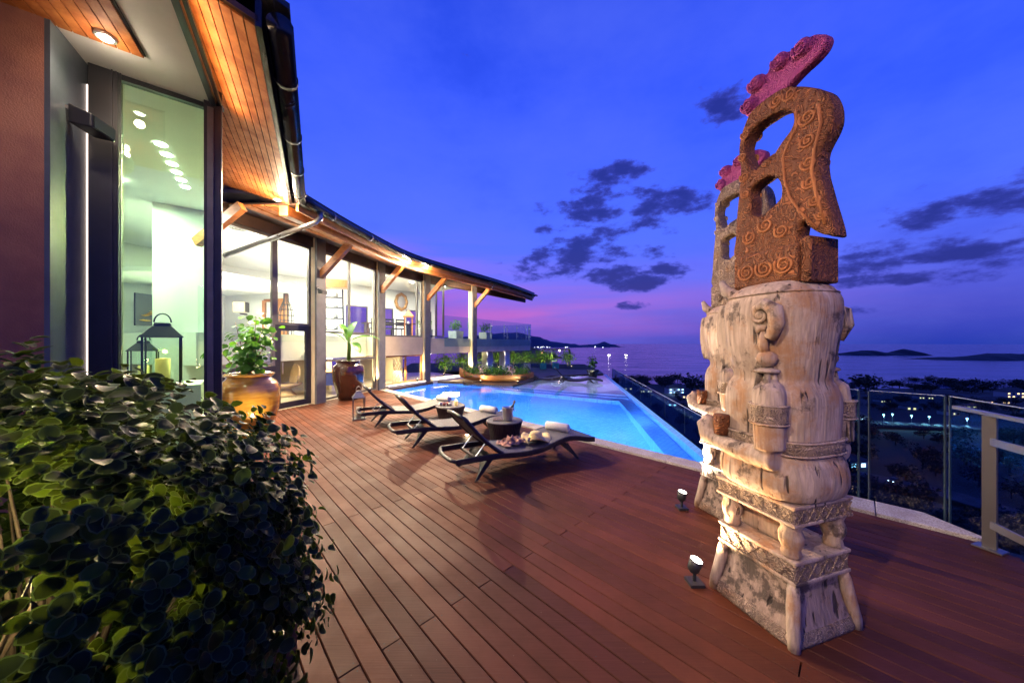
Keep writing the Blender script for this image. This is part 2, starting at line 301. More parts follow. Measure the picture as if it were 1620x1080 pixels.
# ---------------------------------------------------------------- mesh helpers
class MB:
    def __init__(s): s.v = []; s.f = []
    def add(s, vs, fs):
        o = len(s.v); s.v += [tuple(v) for v in vs]; s.f += [tuple(i + o for i in f) for f in fs]; return s
    def box(s, c, d, rz=0.0, taper=1.0):
        hx, hy, hz = d[0] / 2, d[1] / 2, d[2] / 2; cs, sn = math.cos(rz), math.sin(rz); P = []
        for z, k in ((-hz, 1.0), (hz, taper)):
            for x, y in ((-hx, -hy), (hx, -hy), (hx, hy), (-hx, hy)):
                x *= k; y *= k
                P.append((c[0] + x * cs - y * sn, c[1] + x * sn + y * cs, c[2] + z))
        return s.add(P, [(3, 2, 1, 0), (4, 5, 6, 7), (0, 1, 5, 4), (1, 2, 6, 5), (2, 3, 7, 6), (3, 0, 4, 7)])
    def bar(s, a, b, wd, ht, up=(0, 0, 1), w2=None, h2=None):
        a, b = Vector(a), Vector(b); d = (b - a).normalized(); u = Vector(up)
        sd = d.cross(u)
        if sd.length < 1e-4: sd = d.cross(Vector((0, 1, 0)))
        sd.normalize(); u = sd.cross(d).normalized()
        w2 = wd if w2 is None else w2; h2 = ht if h2 is None else h2
        P = []
        for p, ww, hh in ((a, wd, ht), (b, w2, h2)):
            for i, j in ((-1, -1), (1, -1), (1, 1), (-1, 1)): P.append(p + sd * (i * ww / 2) + u * (j * hh / 2))
        return s.add(P, [(0, 1, 2, 3), (7, 6, 5, 4), (0, 4, 5, 1), (1, 5, 6, 2), (2, 6, 7, 3), (3, 7, 4, 0)])
    def prism(s, poly, z0, z1):
        n = len(poly); P = [(x, y, z0) for x, y in poly] + [(x, y, z1) for x, y in poly]
        area = sum(poly[i][0] * poly[(i + 1) % n][1] - poly[(i + 1) % n][0] * poly[i][1] for i in range(n))
        F = [tuple(range(n - 1, -1, -1)), tuple(range(n, 2 * n))] + [(i, (i + 1) % n, n + (i + 1) % n, n + i) for i in range(n)]
        if area < 0: F = [tuple(reversed(f)) for f in F]
        return s.add(P, F)
    def lathe(s, prof, seg=24, c=(0, 0, 0), caps=True):
        P = []; F = []; n = len(prof)
        for r, z in prof:
            for k in range(seg):
                a = 2 * math.pi * k / seg; P.append((c[0] + r * math.cos(a), c[1] + r * math.sin(a), c[2] + z))
        for i in range(n - 1):
            for k in range(seg): F.append((i * seg + k, i * seg + (k + 1) % seg, (i + 1) * seg + (k + 1) % seg, (i + 1) * seg + k))
        if caps:
            F.append(tuple(range(seg - 1, -1, -1))); F.append(tuple((n - 1) * seg + k for k in range(seg)))
        return s.add(P, F)
    def tube(s, pts, r, seg=8, cap=True):
        pts = [Vector(p) for p in pts]; n = len(pts); rs = r if isinstance(r, (list, tuple)) else [r] * n
        P = []; F = []; ref = None
        for i, p in enumerate(pts):
            d = (pts[min(i + 1, n - 1)] - pts[max(i - 1, 0)]).normalized()
            if ref is None: ref = d.orthogonal().normalized()
            ref = (ref - d * ref.dot(d)); ref = ref.normalized() if ref.length > 1e-5 else d.orthogonal().normalized()
            b = d.cross(ref)
            for k in range(seg):
                a = 2 * math.pi * k / seg; P.append(p + (ref * math.cos(a) + b * math.sin(a)) * rs[i])
        for i in range(n - 1):
            for k in range(seg): F.append((i * seg + k, i * seg + (k + 1) % seg, (i + 1) * seg + (k + 1) % seg, (i + 1) * seg + k))
        if cap: F.append(tuple(range(seg - 1, -1, -1))); F.append(tuple((n - 1) * seg + k for k in range(seg)))
        return s.add(P, F)
    def loft(s, rings, cap=True):
        P = []; F = []; n = len(rings[0])
        for rg in rings: P += rg
        for i in range(len(rings) - 1):
            for k in range(n): F.append((i * n + k, i * n + (k + 1) % n, (i + 1) * n + (k + 1) % n, (i + 1) * n + k))
        if cap: F.append(tuple(range(n - 1, -1, -1))); F.append(tuple((len(rings) - 1) * n + k for k in range(n)))
        return s.add(P, F)
    def strip(s, A, B):
        n = len(A); return s.add(list(A) + list(B), [(i, i + 1, n + i + 1, n + i) for i in range(n - 1)])
    def mesh(s, name, m, smooth=False):
        me = bpy.data.meshes.new(name); me.from_pydata(s.v, [], s.f); me.validate()
        if m: me.materials.append(MATS[m])
        if smooth: me.polygons.foreach_set('use_smooth', [True] * len(me.polygons))
        me.update(); return me
    def build(s, name, m, parent=None, smooth=False, world=False, loc=None):
        o = bpy.data.objects.new(name, s.mesh(name, m, smooth)); col.objects.link(o)
        if parent is not None:
            o.parent = parent
            if world:
                r = parent
                off = Vector((0, 0, 0))
                while r is not None: off += Vector(r.location); r = r.parent
                o.location = -off
        if loc: o.location = loc
        return o
def tag(o, label=None, cat=None, group=None, kind=None):
    if label: o['label'] = label
    if cat: o['category'] = cat
    if group: o['group'] = group
    if kind: o['kind'] = kind
    return o
def empty(name, loc, rz=0.0, **kw):
    o = bpy.data.objects.new(name, None); col.objects.link(o); o.location = tuple(loc) + (0,) * (3 - len(loc)); o.rotation_euler = (0, 0, rz)
    o.empty_display_size = .1
    return tag(o, **kw)
def inst(name, me, parent=None, loc=(0, 0, 0), rot=(0, 0, 0), scale=(1, 1, 1)):
    o = bpy.data.objects.new(name, me); col.objects.link(o); o.parent = parent
    o.location = loc; o.rotation_euler = rot; o.scale = scale; return o
def copy_tree(o, parent=None):
    kids = [c for c in KIDS(o)]
    c = o.copy(); col.objects.link(c); c.parent = parent
    for ch in kids: copy_tree(ch, c)
    return c
def KIDS(o): return [x for x in o.children]
def smooth_auto(o, ang=40):
    md = o.modifiers.new('bev', 'BEVEL'); return md
def bevel(o, w=.006, seg=2, ang=35):
    md = o.modifiers.new('bevel', 'BEVEL'); md.width = w; md.segments = seg; md.limit_method = 'ANGLE'; md.angle_limit = R(ang); return o
def lamp(name, typ, loc, energy, color=(1, .75, .5), size=.05, parent=None, aim=None, spot=70, blend=.5, world=False):
    l = bpy.data.lights.new(name, typ); l.energy = energy; l.color = color
    if typ == 'AREA': l.size = size
    else: l.shadow_soft_size = size
    if typ == 'SPOT': l.spot_size = R(spot); l.spot_blend = blend
    o = bpy.data.objects.new(name, l); col.objects.link(o); o.location = loc
    if aim is not None:
        o.rotation_euler = (Vector(aim) - Vector(loc)).to_track_quat('-Z', 'Y').to_euler()
    if parent is not None:
        o.parent = parent; o.location = Vector(loc) - Vector(parent.location)
    return o
def curve_mesh(name, loops, thick, bev, m, res=6):
    cu = bpy.data.curves.new(name, 'CURVE'); cu.dimensions = '2D'; cu.fill_mode = 'BOTH'; cu.extrude = thick / 2 - bev; cu.bevel_depth = bev; cu.bevel_resolution = 2; cu.offset = -bev; cu.resolution_u = res
    for lp in loops:
        sp = cu.splines.new('BEZIER'); sp.bezier_points.add(len(lp) - 1); sp.use_cyclic_u = True
        for p, q in zip(sp.bezier_points, lp):
            p.co = (q[0], q[1], 0); p.handle_left_type = p.handle_right_type = 'AUTO'
    o = bpy.data.objects.new(name, cu); col.objects.link(o)
    bpy.context.view_layer.update()
    me = bpy.data.meshes.new_from_object(o.evaluated_get(bpy.context.evaluated_depsgraph_get()))
    bpy.data.objects.remove(o); bpy.data.curves.remove(cu)
    me.name = name; me.materials.clear(); me.materials.append(MATS[m]); return me
def noise1(x, seed=0.0): return math.sin(x * 1.7 + seed) * .5 + math.sin(x * 3.1 + seed * 2.3) * .3 + math.sin(x * 7.3 + seed * .7) * .2

# directions of the deck: boards run along D, N points across them towards the pool
D = Vector((-.694, .72)); N = Vector((.72, .694))
def NS(n, s): return (N.x * n + D.x * s, N.y * n + D.y * s)

# ---------------------------------------------------------------- sea, hills, islands, ground
b = MB(); b.add([(-45000, 600, -80), (45000, 600, -80), (45000, 45000, -80), (-45000, 45000, -80)], [(0, 1, 2, 3)])
sea = b.build('sea', None)
m, t = newmat('sea_water')
pos = t.n('ShaderNodeNewGeometry').outputs['Position']
nz = t.n('ShaderNodeTexNoise', {'Vector': t.n('ShaderNodeMapping', {0: pos, 3: (.004, .012, 1)}), 'Scale': 1.0, 'Detail': 6.0}).outputs[0]
nb = t.n('ShaderNodeTexNoise', {'Vector': t.n('ShaderNodeMapping', {0: pos, 3: (.05, .12, 1)}), 'Scale': 1.0, 'Detail': 4.0}).outputs[0]
finish(t, t.n('ShaderNodeBsdfPrincipled', {'Base Color': (.012, .03, .13), 'Roughness': t.mapr(nz, .3, .7, .12, .24), 'Normal': t.n('ShaderNodeBump', {'Height': nb, 'Strength': .5, 'Distance': 1.5})}).outputs[0])
sea.data.materials.append(m); tag(sea, kind='structure')

def ground_z(x, y):
    d = max(0.0, y + .28 * x) if x > 0 else y
    pts = [(-60, -3.0), (4, -3.2), (8, -4.5), (20, -10), (60, -27), (115, -43), (250, -51), (400, -62), (740, -79.3), (900, -85), (2000, -120)]
    for (a, za), (c, zc) in zip(pts, pts[1:]):
        if d <= c:
            f = (d - a) / (c - a); return za + (zc - za) * f
    return pts[-1][1]
b = MB(); xs = [-420, -300, -200, -130, -80, -45, -25, -12, -4, 3, 8, 14, 22, 34, 50, 75, 110, 150, 210, 290, 400, 550, 750, 1000, 1400]
ys = [-40, -10, 0, 4, 8, 13, 20, 30, 42, 58, 78, 100, 130, 165, 205, 250, 300, 360, 430, 510, 600, 690, 740, 800, 900]
for j, y in enumerate(ys):
    for i, x in enumerate(xs):
        z = ground_z(x, y) + (noise1(x * .03 + y * .05, 1.0) * 1.6 if y > 30 else 0)
        if x < 12 and y < 34: z = min(z, -3.2)
        z -= max(0, (-x - 130)) * .0
        b.v.append((x, y, z))
nx = len(xs)
for j in range(len(ys) - 1):
    for i in range(nx - 1): b.f.append((j * nx + i, j * nx + i + 1, (j + 1) * nx + i + 1, (j + 1) * nx + i))
tag(b.build('hillside_terrain', 'terrain', smooth=True), kind='structure')
def ridge(name, x0, x1, y, base, prof, depth, mat):
    b = MB(); n = 60; rings = []
    for i in range(n + 1):
        f = i / n; x = x0 + (x1 - x0) * f; h = 0.0
        for (pa, ha), (pb, hb) in zip(prof, prof[1:]):
            if pa <= f <= pb:
                k = (f - pa) / (pb - pa); k = k * k * (3 - 2 * k); h = ha + (hb - ha) * k
        h += abs(noise1(f * 40, x0)) * .06 * max(p[1] for p in prof)
        yy = y + noise1(f * 9, 2) * depth * .15
        rings.append([(x, yy - depth * .5, base - 2), (x, yy - depth * .3, base + h * .55), (x, yy, base + h), (x, yy + depth * .3, base + h * .5), (x, yy + depth * .5, base - 2)])
    for rg in rings: b.v += rg
    for i in range(n):
        for k in range(4): b.f.append((i * 5 + k, i * 5 + k + 1, i * 5 + 6 + k, i * 5 + 5 + k))
    return tag(b.build(name, mat, smooth=True), kind='structure')
ridge('island_hill', 2260, 2840, 2330, -80, [(0, 0), (.2, 24), (.45, 32), (.62, 16), (.76, 14), (.86, 42), (.95, 24), (1, 0)], 220, 'island_rock')
ridge('island_hill', 2080, 3300, 1690, -80, [(0, 0), (.12, 12), (.3, 30), (.5, 26), (.7, 40), (.9, 26), (1, 8)], 240, 'island_rock')
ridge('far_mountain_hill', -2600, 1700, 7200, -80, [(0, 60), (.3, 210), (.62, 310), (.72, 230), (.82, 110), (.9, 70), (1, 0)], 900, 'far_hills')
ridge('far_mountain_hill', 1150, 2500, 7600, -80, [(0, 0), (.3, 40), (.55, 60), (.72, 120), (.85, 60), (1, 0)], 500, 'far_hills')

# ---------------------------------------------------------------- deck: sub-base and boards
deck = MB().prism([NS(5.03, -1.0), NS(5.03, 12.75), NS(2.6, 11.5), NS(.3, 10.4), NS(.3, 7.0), NS(-.9, 7.0), NS(-3.2, 4.2), NS(-3.2, -6.2), NS(2.2, -2.75)], -.35, -.032)
deck = deck.build('deck_ground', 'dark_timber'); tag(deck, kind='structure')
PITCH = .1171; GAP = .0055
bw = PITCH - GAP; h = .028; c = .004
prof = [(-bw / 2, -h), (bw / 2, -h), (bw / 2, -c), (bw / 2 - c, 0), (-bw / 2 + c, 0), (-bw / 2, -c)]
bm_ = MB(); bm_.loft([[(x, y, z) for y, z in prof] for x in (0.0, 1.0)])
board_me = bm_.mesh('board', 'deck_wood')
angD = math.atan2(D.y, D.x)
SCR = []; row = 0; n0 = .896 - 34 * PITCH + PITCH / 2
def smax(n):
    if n < .25: return 5.85 + max(0, -n - 1) * -.9
    P = [(.25, 9.75), (2.63, 11.0), (5.1, 12.6)]
    for (a, za), (c_, zc) in zip(P, P[1:]):
        if n <= c_: return za + (zc - za) * (n - a) / (c_ - a)
    return 12.6
while True:
    n = n0 + row * PITCH
    if n > 5.04 - .05: break
    lo = -.82 + (n - 5) * .62; hi = smax(n)
    if n < 1.0: lo = max(lo, -3.3)
    off = (1.88 if row % 2 else .21)
    cuts = [lo] + [off + 3.34 * k for k in range(-2, 5) if lo + .25 < off + 3.34 * k < hi - .25] + [hi]
    for a, c_ in zip(cuts, cuts[1:]):
        x, y = NS(n, a + .004)
        inst('board', board_me, deck, (x, y, random.uniform(-.0012, .0012)), (random.uniform(-.004, .004), 0, angD), (c_ - a - .008, 1, 1))
    row += 1
    for c_ in cuts:
        for q in (-.032, .032):
            for e_s in (-.03, .03): SCR.append((n + q, c_ + e_s))
    for k in range(12):
        if random.random() < .35: SCR.append((n + random.choice((-.032, .032)), lo + (hi - lo) * (k + .5) / 12))

b = MB()
for n, q in SCR:
    x, y = NS(n, q); b.add([(x + .0042 * math.cos(a * math.pi / 3), y + .0042 * math.sin(a * math.pi / 3), .0022) for a in range(6)], [(0, 1, 2, 3, 4, 5)])
pm('screw', (.012, .01, .01), .5)
b.build('screws', 'screw', deck)['kind'] = 'stuff'
# granite coping along the pool and the deck edge
cop = MB()
cop.prism([NS(5.045, -.75), NS(5.045, 12.7), NS(5.33, 12.7), NS(5.33, 1.3), NS(5.4, -.3)], -.9, -.04)
cop = tag(cop.build('coping_base', 'dark_timber'), kind='structure')
s_ = -.84; k = 0
while s_ < 12.6:
    L = .70; wd = .30 if s_ > 1.25 else .37
    a, e = s_ + .003, min(s_ + L, 12.62) - .003
    n1_ = 5.047; n2_ = n1_ + wd
    pl = [NS(n1_, a), NS(n2_, a + (.30 if k == 0 else 0)), NS(n2_, e), NS(n1_, e)]
    if k == 0: pl = [NS(n1_, a), NS(n1_ + .05, a + .02), NS(n2_, a + .36), NS(n2_, e), NS(n1_, e)]
    o = MB().prism(pl, -.038, .016).build('coping_stone', 'granite', cop); bevel(o, .006, 2)
    s_ += L; k += 1

# ---------------------------------------------------------------- pool
WZ = -.075
P1 = (2.92, 4.62); PR = Vector((.162, .987))
near_r = (2.93, 4.70)
def redge(y, off=0.0): return (2.93 + .164 * (y - 4.70) + off, y)
water_poly = [near_r, redge(19.4), (2.05, 18.05), (.05, 13.95), (-2.2, 15.0), (-3.45, 15.3), (-4.85, 12.42)]
wb = MB(); wb.add([(x, y, WZ) for x, y in water_poly], [tuple(range(len(water_poly)))])
water = tag(wb.build('pool_water', None), kind='structure')
m, t = newmat('pool_water')
pos = t.n('ShaderNodeNewGeometry').outputs['Position']
w1 = t.n('ShaderNodeTexNoise', {'Vector': t.n('ShaderNodeMapping', {0: pos, 3: (1.0, .7, 1)}), 'Scale': 2.2, 'Detail': 2.0}).outputs[0]
w2 = t.n('ShaderNodeTexNoise', {'Vector': pos, 'Scale': 9.0, 'Detail': 1.0}).outputs[0]
hgt = t.m('ADD', w1, t.m('MULTIPLY', w2, .18))
bp = t.n('ShaderNodeBump', {'Height': hgt, 'Strength': .15, 'Distance': .05})
finish(t, t.n('ShaderNodeBsdfPrincipled', {'Base Color': (.80, .93, 1.0), 'Roughness': 0.0, 'IOR': 1.33, 'Transmission Weight': 1.0, 'Normal': bp}).outputs[0])
water.data.materials.append(m)

m, t = newmat('pool_tile')
pos = t.n('ShaderNodeNewGeometry').outputs['Position']
mp = t.n('ShaderNodeMapping', {0: pos, 2: (0, 0, R(44))})
br = t.n('ShaderNodeTexBrick', {'Vector': mp, 'Color1': (.20, .52, .86, 1), 'Color2': (.15, .43, .78, 1), 'Mortar': (.10, .30, .60, 1), 'Scale': 1.0, 'Mortar Size': .006, 'Brick Width': .10, 'Row Height': .10, 'Mortar Smooth': .3}, offset=0.0)
nz = t.n('ShaderNodeTexNoise', {'Vector': pos, 'Scale': 30.0}).outputs[0]
finish(t, t.n('ShaderNodeBsdfPrincipled', {'Base Color': t.mix(t.mapr(nz, .4, .7, 0, .3), br.outputs[0], (.28, .60, .9, 1)), 'Roughness': .4}).outputs[0])
MATS['pool_tile'] = m
pm('nosing', (.85, .88, .92), .5, scale=5, vary=.05)
pm('pool_shelf', (.62, .68, .82), .5, scale=5, vary=.08)
FZ = -1.15
b = MB()
b.add([(x, y, FZ) for x, y in water_poly], [tuple(range(len(water_poly)))])
for i in range(len(water_poly)):
    a, c_ = water_poly[i], water_poly[(i + 1) % len(water_poly)]
    b.add([(a[0], a[1], FZ), (c_[0], c_[1], FZ), (c_[0], c_[1], WZ + .004), (a[0], a[1], WZ + .004)], [(0, 1, 2, 3)])
pool = tag(b.build('pool_basin_floor', 'pool_tile'), kind='structure')
# steps and sun shelf at the far end
nl = [((.02, 14.05), redge(11.75, -.02)), ((-.4, 13.85), redge(11.25, -.02)), ((-.85, 13.7), redge(10.75, -.02)), ((-1.2, 13.5), redge(10.25, -.02))]
for i, (a, c_) in enumerate(nl[:3]):
    z = WZ - .15 - .16 * i
    if i == 0: pl = [a, c_, redge(19.35, -.02), (2.07, 18.0), (.1, 13.97)]
    else: pl = [a, c_, nl[i - 1][1], nl[i - 1][0]]
    o = MB().prism(pl, FZ, z).build('pool_step', 'pool_shelf' if i == 0 else 'pool_tile', pool)
    dv = (Vector(c_) - Vector(a)).normalized(); nn = Vector((-dv.y, dv.x)) * .07
    o2 = MB().prism([(a[0] - nn.x * .05, a[1] - nn.y * .05), (c_[0] - nn.x * .05, c_[1] - nn.y * .05), (c_[0] + nn.x, c_[1] + nn.y), (a[0] + nn.x, a[1] + nn.y)], z - .03, z + .004).build('nosing', 'nosing', pool)
# infinity edge: tiled weir, black gutter behind it, glass guard beyond
A = [redge(y) for y in (4.70, 19.4)]
b = MB(); b.prism([redge(4.62, .003), redge(19.4, .003), redge(19.4, .16), redge(4.62, .16)], -1.3, WZ - .004)
tag(b.build('infinity_edge_wall', 'pool_tile'), kind='structure')
b = MB(); b.prism([redge(4.5, .165), redge(19.6, .165), redge(19.6, .75), redge(4.5, .75)], -1.2, -.62)
tag(b.build('overflow_channel_floor', 'black_matte'), kind='structure')
# bench tile ledge under water along the infinity side
b = MB(); b.prism([redge(4.75, -.02), redge(11.0, -.02), redge(11.0, -.42), redge(4.9, -.42)], FZ + .002, -.50)
b.build('pool_bench', 'pool_tile', pool)
gr = empty('glass_balustrade', redge(12, .53), label='low frameless glass guard beyond the infinity edge of the pool', cat='balustrade')
gr.location.z = -.6
yy = 4.55
while yy < 19.5:
    a, c_ = redge(yy + .006, .53), redge(min(yy + 1.5, 19.6) - .006, .53)
    MB().bar((a[0], a[1], -.16), (c_[0], c_[1], -.16), .016, .92).build('pane', 'glass_guard', gr, world=True)
    MB().bar((a[0], a[1], .303), (c_[0], c_[1], .303), .018, .007).build('pane_edge', 'edge_glint', gr, world=True)
    MB().bar((c_[0], c_[1], -.3), (c_[0], c_[1], .298), .018, .006).build('pane_edge', 'glass_edge_dark', gr, world=True)
    yy += 1.5
# raised timber platform behind the pool (boat planter stands on it) and house ledge
plat = [(.05, 13.95), (2.05, 18.05), redge(19.4), redge(21.5), (1.2, 24.5), (-1.0, 22.6), (-3.2, 18.2), (-3.4, 15.3), (-2.2, 15.0)]
tag(MB().prism(plat, -.6, -.012).build('platform_ground', 'dark_timber'), kind='structure')
# pool lights as unseen point lamps hung in the water
for (x, y, e) in [(2.0, 6.4, 210), (-.2, 8.4, 260), (-2.2, 10.5, 290), (-3.5, 12.6, 300), (-1.4, 12.2, 240), (1.2, 10.2, 230), (2.7, 8.4, 190)]:
    lamp('pool_lamp', 'POINT', (x, y, -.36), e, (.17, .42, 1.0), 0.0)
for (x, y, e) in [(2.3, 15.3, 110), (3.9, 16.6, 110), (3.2, 13.4, 100), (1.2, 14.6, 80), (4.2, 14.4, 90), (3.4, 18.0, 90)]:
    lamp('pool_lamp', 'POINT', (x, y, WZ - .03), e, (.62, .60, 1.0), 0.0)  # added just under the surface to brighten the sun shelf

# ---------------------------------------------------------------- house
house = empty('villa_house', (-6.0, 11.0, 0.0), label='two storey villa with curved glazed front, timber brackets and lit rooms', cat='house')
def H(b, name, m, smooth=False, parent=None): return b.build(name, m, parent or house, smooth=smooth, world=True)
def V3(p, z): return (p[0], p[1], z)
def lerp(a, c, f): return (a[0] + (c[0] - a[0]) * f, a[1] + (c[1] - a[1]) * f)
GP = [(-4.62, 7.3), (-4.33, 9.4), (-3.75, 12.0), (-2.6, 14.2), (-.9, 17.0), (.35, 19.3), (1.45, 21.7)]
WP = [(-6.55, 7.29), (-5.77, 9.77), (-5.1, 12.65), (-3.92, 14.9), (-2.13, 17.75), (-.6, 20.2), (.9, 22.6)]
def cr(P, n=6):
    out = []
    for i in range(len(P) - 1):
        p0 = P[max(i - 1, 0)]; p1 = P[i]; p2 = P[i + 1]; p3 = P[min(i + 2, len(P) - 1)]
        for k in range(n):
            f = k / n
            out.append(tuple(.5 * ((2 * p1[j]) + (-p0[j] + p2[j]) * f + (2 * p0[j] - 5 * p1[j] + 4 * p2[j] - p3[j]) * f * f + (-p0[j] + 3 * p1[j] - 3 * p2[j] + p3[j]) * f ** 3) for j in (0, 1)))
    out.append(P[-1]); return out
GS, WS = cr(GP), cr(WP)
def offs(f): return [lerp(w_, g_, f) for w_, g_ in zip(WS, GS)]
def ribbon(b, P, Q, z0, z1, z2=None, z3=None):
    """closed band between plan lines P and Q from z0 to z1 (z2, z3 on the Q side)"""
    z2 = z0 if z2 is None else z2; z3 = z1 if z3 is None else z3
    rings = [[V3(p, z0), V3(q, z2), V3(q, z3), V3(p, z1)] for p, q in zip(P, Q)]
    b.loft(rings)
# columns
COLS = [WP[1], WP[2], WP[3], WP[4]]
for i, p in enumerate(COLS):
    d = Vector(WP[i + 2]) - Vector(WP[i]); a = math.atan2(d.y, d.x)
    o = H(MB().box((p[0], p[1], 2.2), (.34, .26, 5.3), a), 'column', 'cream_stucco'); bevel(o, .008)
    # painted dark face panel on the side turned to the pool
    nx, ny = math.sin(a), -math.cos(a)
    H(MB().box((p[0] + nx * .16, p[1] + ny * .16, 2.2), (.335, .07, 5.28), a), 'column_face', 'column_grey')
# ledge / plinth under the front bays, with lit white bench by the pool
for i, (a, c_) in enumerate(zip(WP[1:4], WP[2:5])):
    dv = (Vector(c_) - Vector(a)).normalized(); nn = Vector((dv.y, -dv.x))
    if i == 0: continue
    A_ = Vector(a) + dv * .25 + nn * .28; B_ = Vector(c_) - dv * .25 + nn * .28
    A2 = Vector(a) + dv * .25 - nn * .45; B2 = Vector(c_) - dv * .25 - nn * .45
    o = H(MB().prism([A_, B_, B2, A2], -.2, .10), 'ledge', 'white_stucco')
    H(MB().bar(V3(A_ + nn * .012, .11), V3(B_ + nn * .012, .11), .02, .02), 'light_strip', 'led_white')
    mid = (A_ + B_) / 2 - nn * .28
    lamp('ledge_lamp', 'AREA', (mid.x, mid.y, .62), 60, (1, .78, .48), .8, parent=house, aim=(mid.x, mid.y, 0))
# timber kerb between ledge and water
H(MB().tube([V3(p, -.05) for p in ((-4.83, 12.5), (-3.5, 15.25), (-2.2, 15.02))], .09, 6), 'timber_kerb', 'dark_timber')
# roof of the curved wing: tiles, gutter, fascia, soffit, rim beam, wall plate
RIN = [tuple(Vector(w_) + (Vector(w_) - Vector(g_)) * 2.2) for w_, g_ in zip(WS, GS)]
b = MB(); ribbon(b, offs(1.03), RIN, 4.98, 5.05, 5.25, 5.35); roof = H(b, 'roof', 'roof_tile')
H(MB().tube([V3(p, 4.88) for p in offs(1.03)], .10, 10), 'gutter', 'gutter_black', True)
for k in range(3, len(GS), 4):
    p = offs(1.03)[k]; H(MB().tube([V3(p, 4.88 + .0), V3((p[0] + .001, p[1] + .05), 4.88)], .112, 10), 'gutter_bracket', 'pipe_steel')
b = MB(); ribbon(b, offs(.93), offs(.96), 4.66, 4.84); H(b, 'fascia_board', 'beam_wood')
b = MB(); ribbon(b, offs(-.02), offs(.93), 4.80, 4.83); H(b, 'soffit', 'dark_timber')
for j, f in enumerate((.30, .44, .58)):
    b = MB(); ribbon(b, offs(f), offs(f + .11), 4.775, 4.797); H(b, 'soffit_board', 'soffit_wood')
b = MB(); ribbon(b, offs(.74), offs(.84), 4.56, 4.775); H(b, 'rim_beam', 'beam_wood')
b = MB(); ribbon(b, offs(-.06), offs(.05), 4.52, 4.795); H(b, 'wall_plate', 'dark_timber')
# gable end boards of the roof tail
for f, z in ((.2, 4.9), (.6, 4.92), (1.0, 4.94)):
    a = lerp(WS[-1], GS[-1], f); dv = (Vector(GS[-1]) - Vector(GS[-3])).normalized()
    H(MB().bar(V3((a[0] - dv.x * .3, a[1] - dv.y * .3), z), V3((a[0] + dv.x * .55, a[1] + dv.y * .55), z - .01), .10, .07), 'purlin_end', 'dark_timber')
# brackets
H(MB().bar((-6.75, 7.1, 3.9), (-5.65, 6.95, 4.62), .13, .19), 'bracket', 'beam_wood')
for i, p in enumerate(COLS):
    k = min(range(len(WS)), key=lambda q: abs(WS[q][0] - p[0]) + abs(WS[q][1] - p[1]))
    tip = lerp(p, GS[k], .80)
    st_ = lerp(p, GS[k], .10)
    H(MB().bar(V3(st_, 3.72), V3(tip, 4.60), .13, .19), 'bracket', 'beam_wood'); 
# thin steel stay by the last column
H(MB().tube([V3(lerp(WP[4], GP[4], .08), 3.55), V3(lerp(WP[4], GP[4], 1.0), 4.78)], .03, 8), 'steel_stay', 'pipe_steel')
# rainwater pipe from the gutter corner back to the house
H(MB().tube([(-4.48, 7.75, 4.80), (-4.46, 7.72, 4.66), (-4.55, 7.70, 4.56), (-4.75, 7.68, 4.47), (-6.5, 7.5, 3.72)], .06, 10), 'downpipe', 'pipe_steel', True)

# near wing: eave with timber soffit, gutter, white ceiling, end wall
E0 = Vector((-2.25, 3.27)); e_ = Vector((-.508, .861)); m_ = Vector((-.861, -.508))
def EV(t_, o_): q = E0 + e_ * t_ + m_ * o_; return (q.x, q.y)
def slz(o_): return 4.80 + .35 * (o_ - .25)
H(MB().tube([V3(EV(0, .03), 4.87), V3(EV(4.62, .03), 4.87), V3((-4.6, 7.55), 4.87)], .115, 14), 'gutter', 'gutter_black', True)
for t_ in (.75, 2.0, 3.1, 4.2): H(MB().tube([V3(EV(t_, .03), 4.87), V3(EV(t_ + .04, .03), 4.87)], .125, 14), 'gutter_bracket', 'black_matte')
H(MB().bar(V3(EV(0, .2), 4.90), V3(EV(4.7, .2), 4.90), .05, .26), 'fascia_board', 'gutter_black')
sof = H(MB().loft([[V3(EV(t_, .2), slz(.2) + .03), V3(EV(t_, 2.6), slz(2.6) + .03), V3(EV(t_, 2.6), slz(2.6) + .09), V3(EV(t_, .2), slz(.2) + .09)] for t_ in (0.0, 6.2)]), 'soffit', 'dark_timber')
for i in range(20):
    o1 = .235 + i * .090; o2 = o1 + .079
    t2 = min(6.1, (4.05 + .508 * o1) / .861)
    b = MB(); b.loft([[V3(EV(t_, o1), slz(o1)), V3(EV(t_, o2), slz(o2)), V3(EV(t_, o2), slz(o2) + .022), V3(EV(t_, o1), slz(o1) + .022)] for t_ in (.04, t2)])
    b.build('plank', 'soffit_wood', sof, world=True)
b = MB(); b.loft([[V3(EV(t_, -.05), 5.06), V3(EV(t_, 5.5), 7.0), V3(EV(t_, 5.5), 7.1), V3(EV(t_, -.05), 5.12)] for t_ in (0.0, 6.5)])
H(b, 'roof', 'roof_tile')
# glass canopy strip in front of the timber eave
b = MB(); b.loft([[V3(EV(t_, .12), 5.02), V3(EV(t_, 1.35), 5.02 + .43), V3(EV(t_, 1.35), 5.034 + .43), V3(EV(t_, .12), 5.034)] for t_ in (-2.6, -.02)])
can = H(b, 'glass_canopy', 'glass_blue')
MB().bar(V3(EV(-2.6, .1), 5.03), V3(EV(0, .1), 5.03), .05, .07).build('edge_rail', 'dark_metal', can, world=True)
MB().bar(V3(EV(-1.3, .1), 5.05), V3(EV(-1.3, 1.35), 5.48), .03, .04).build('edge_rail', 'dark_metal', can, world=True)
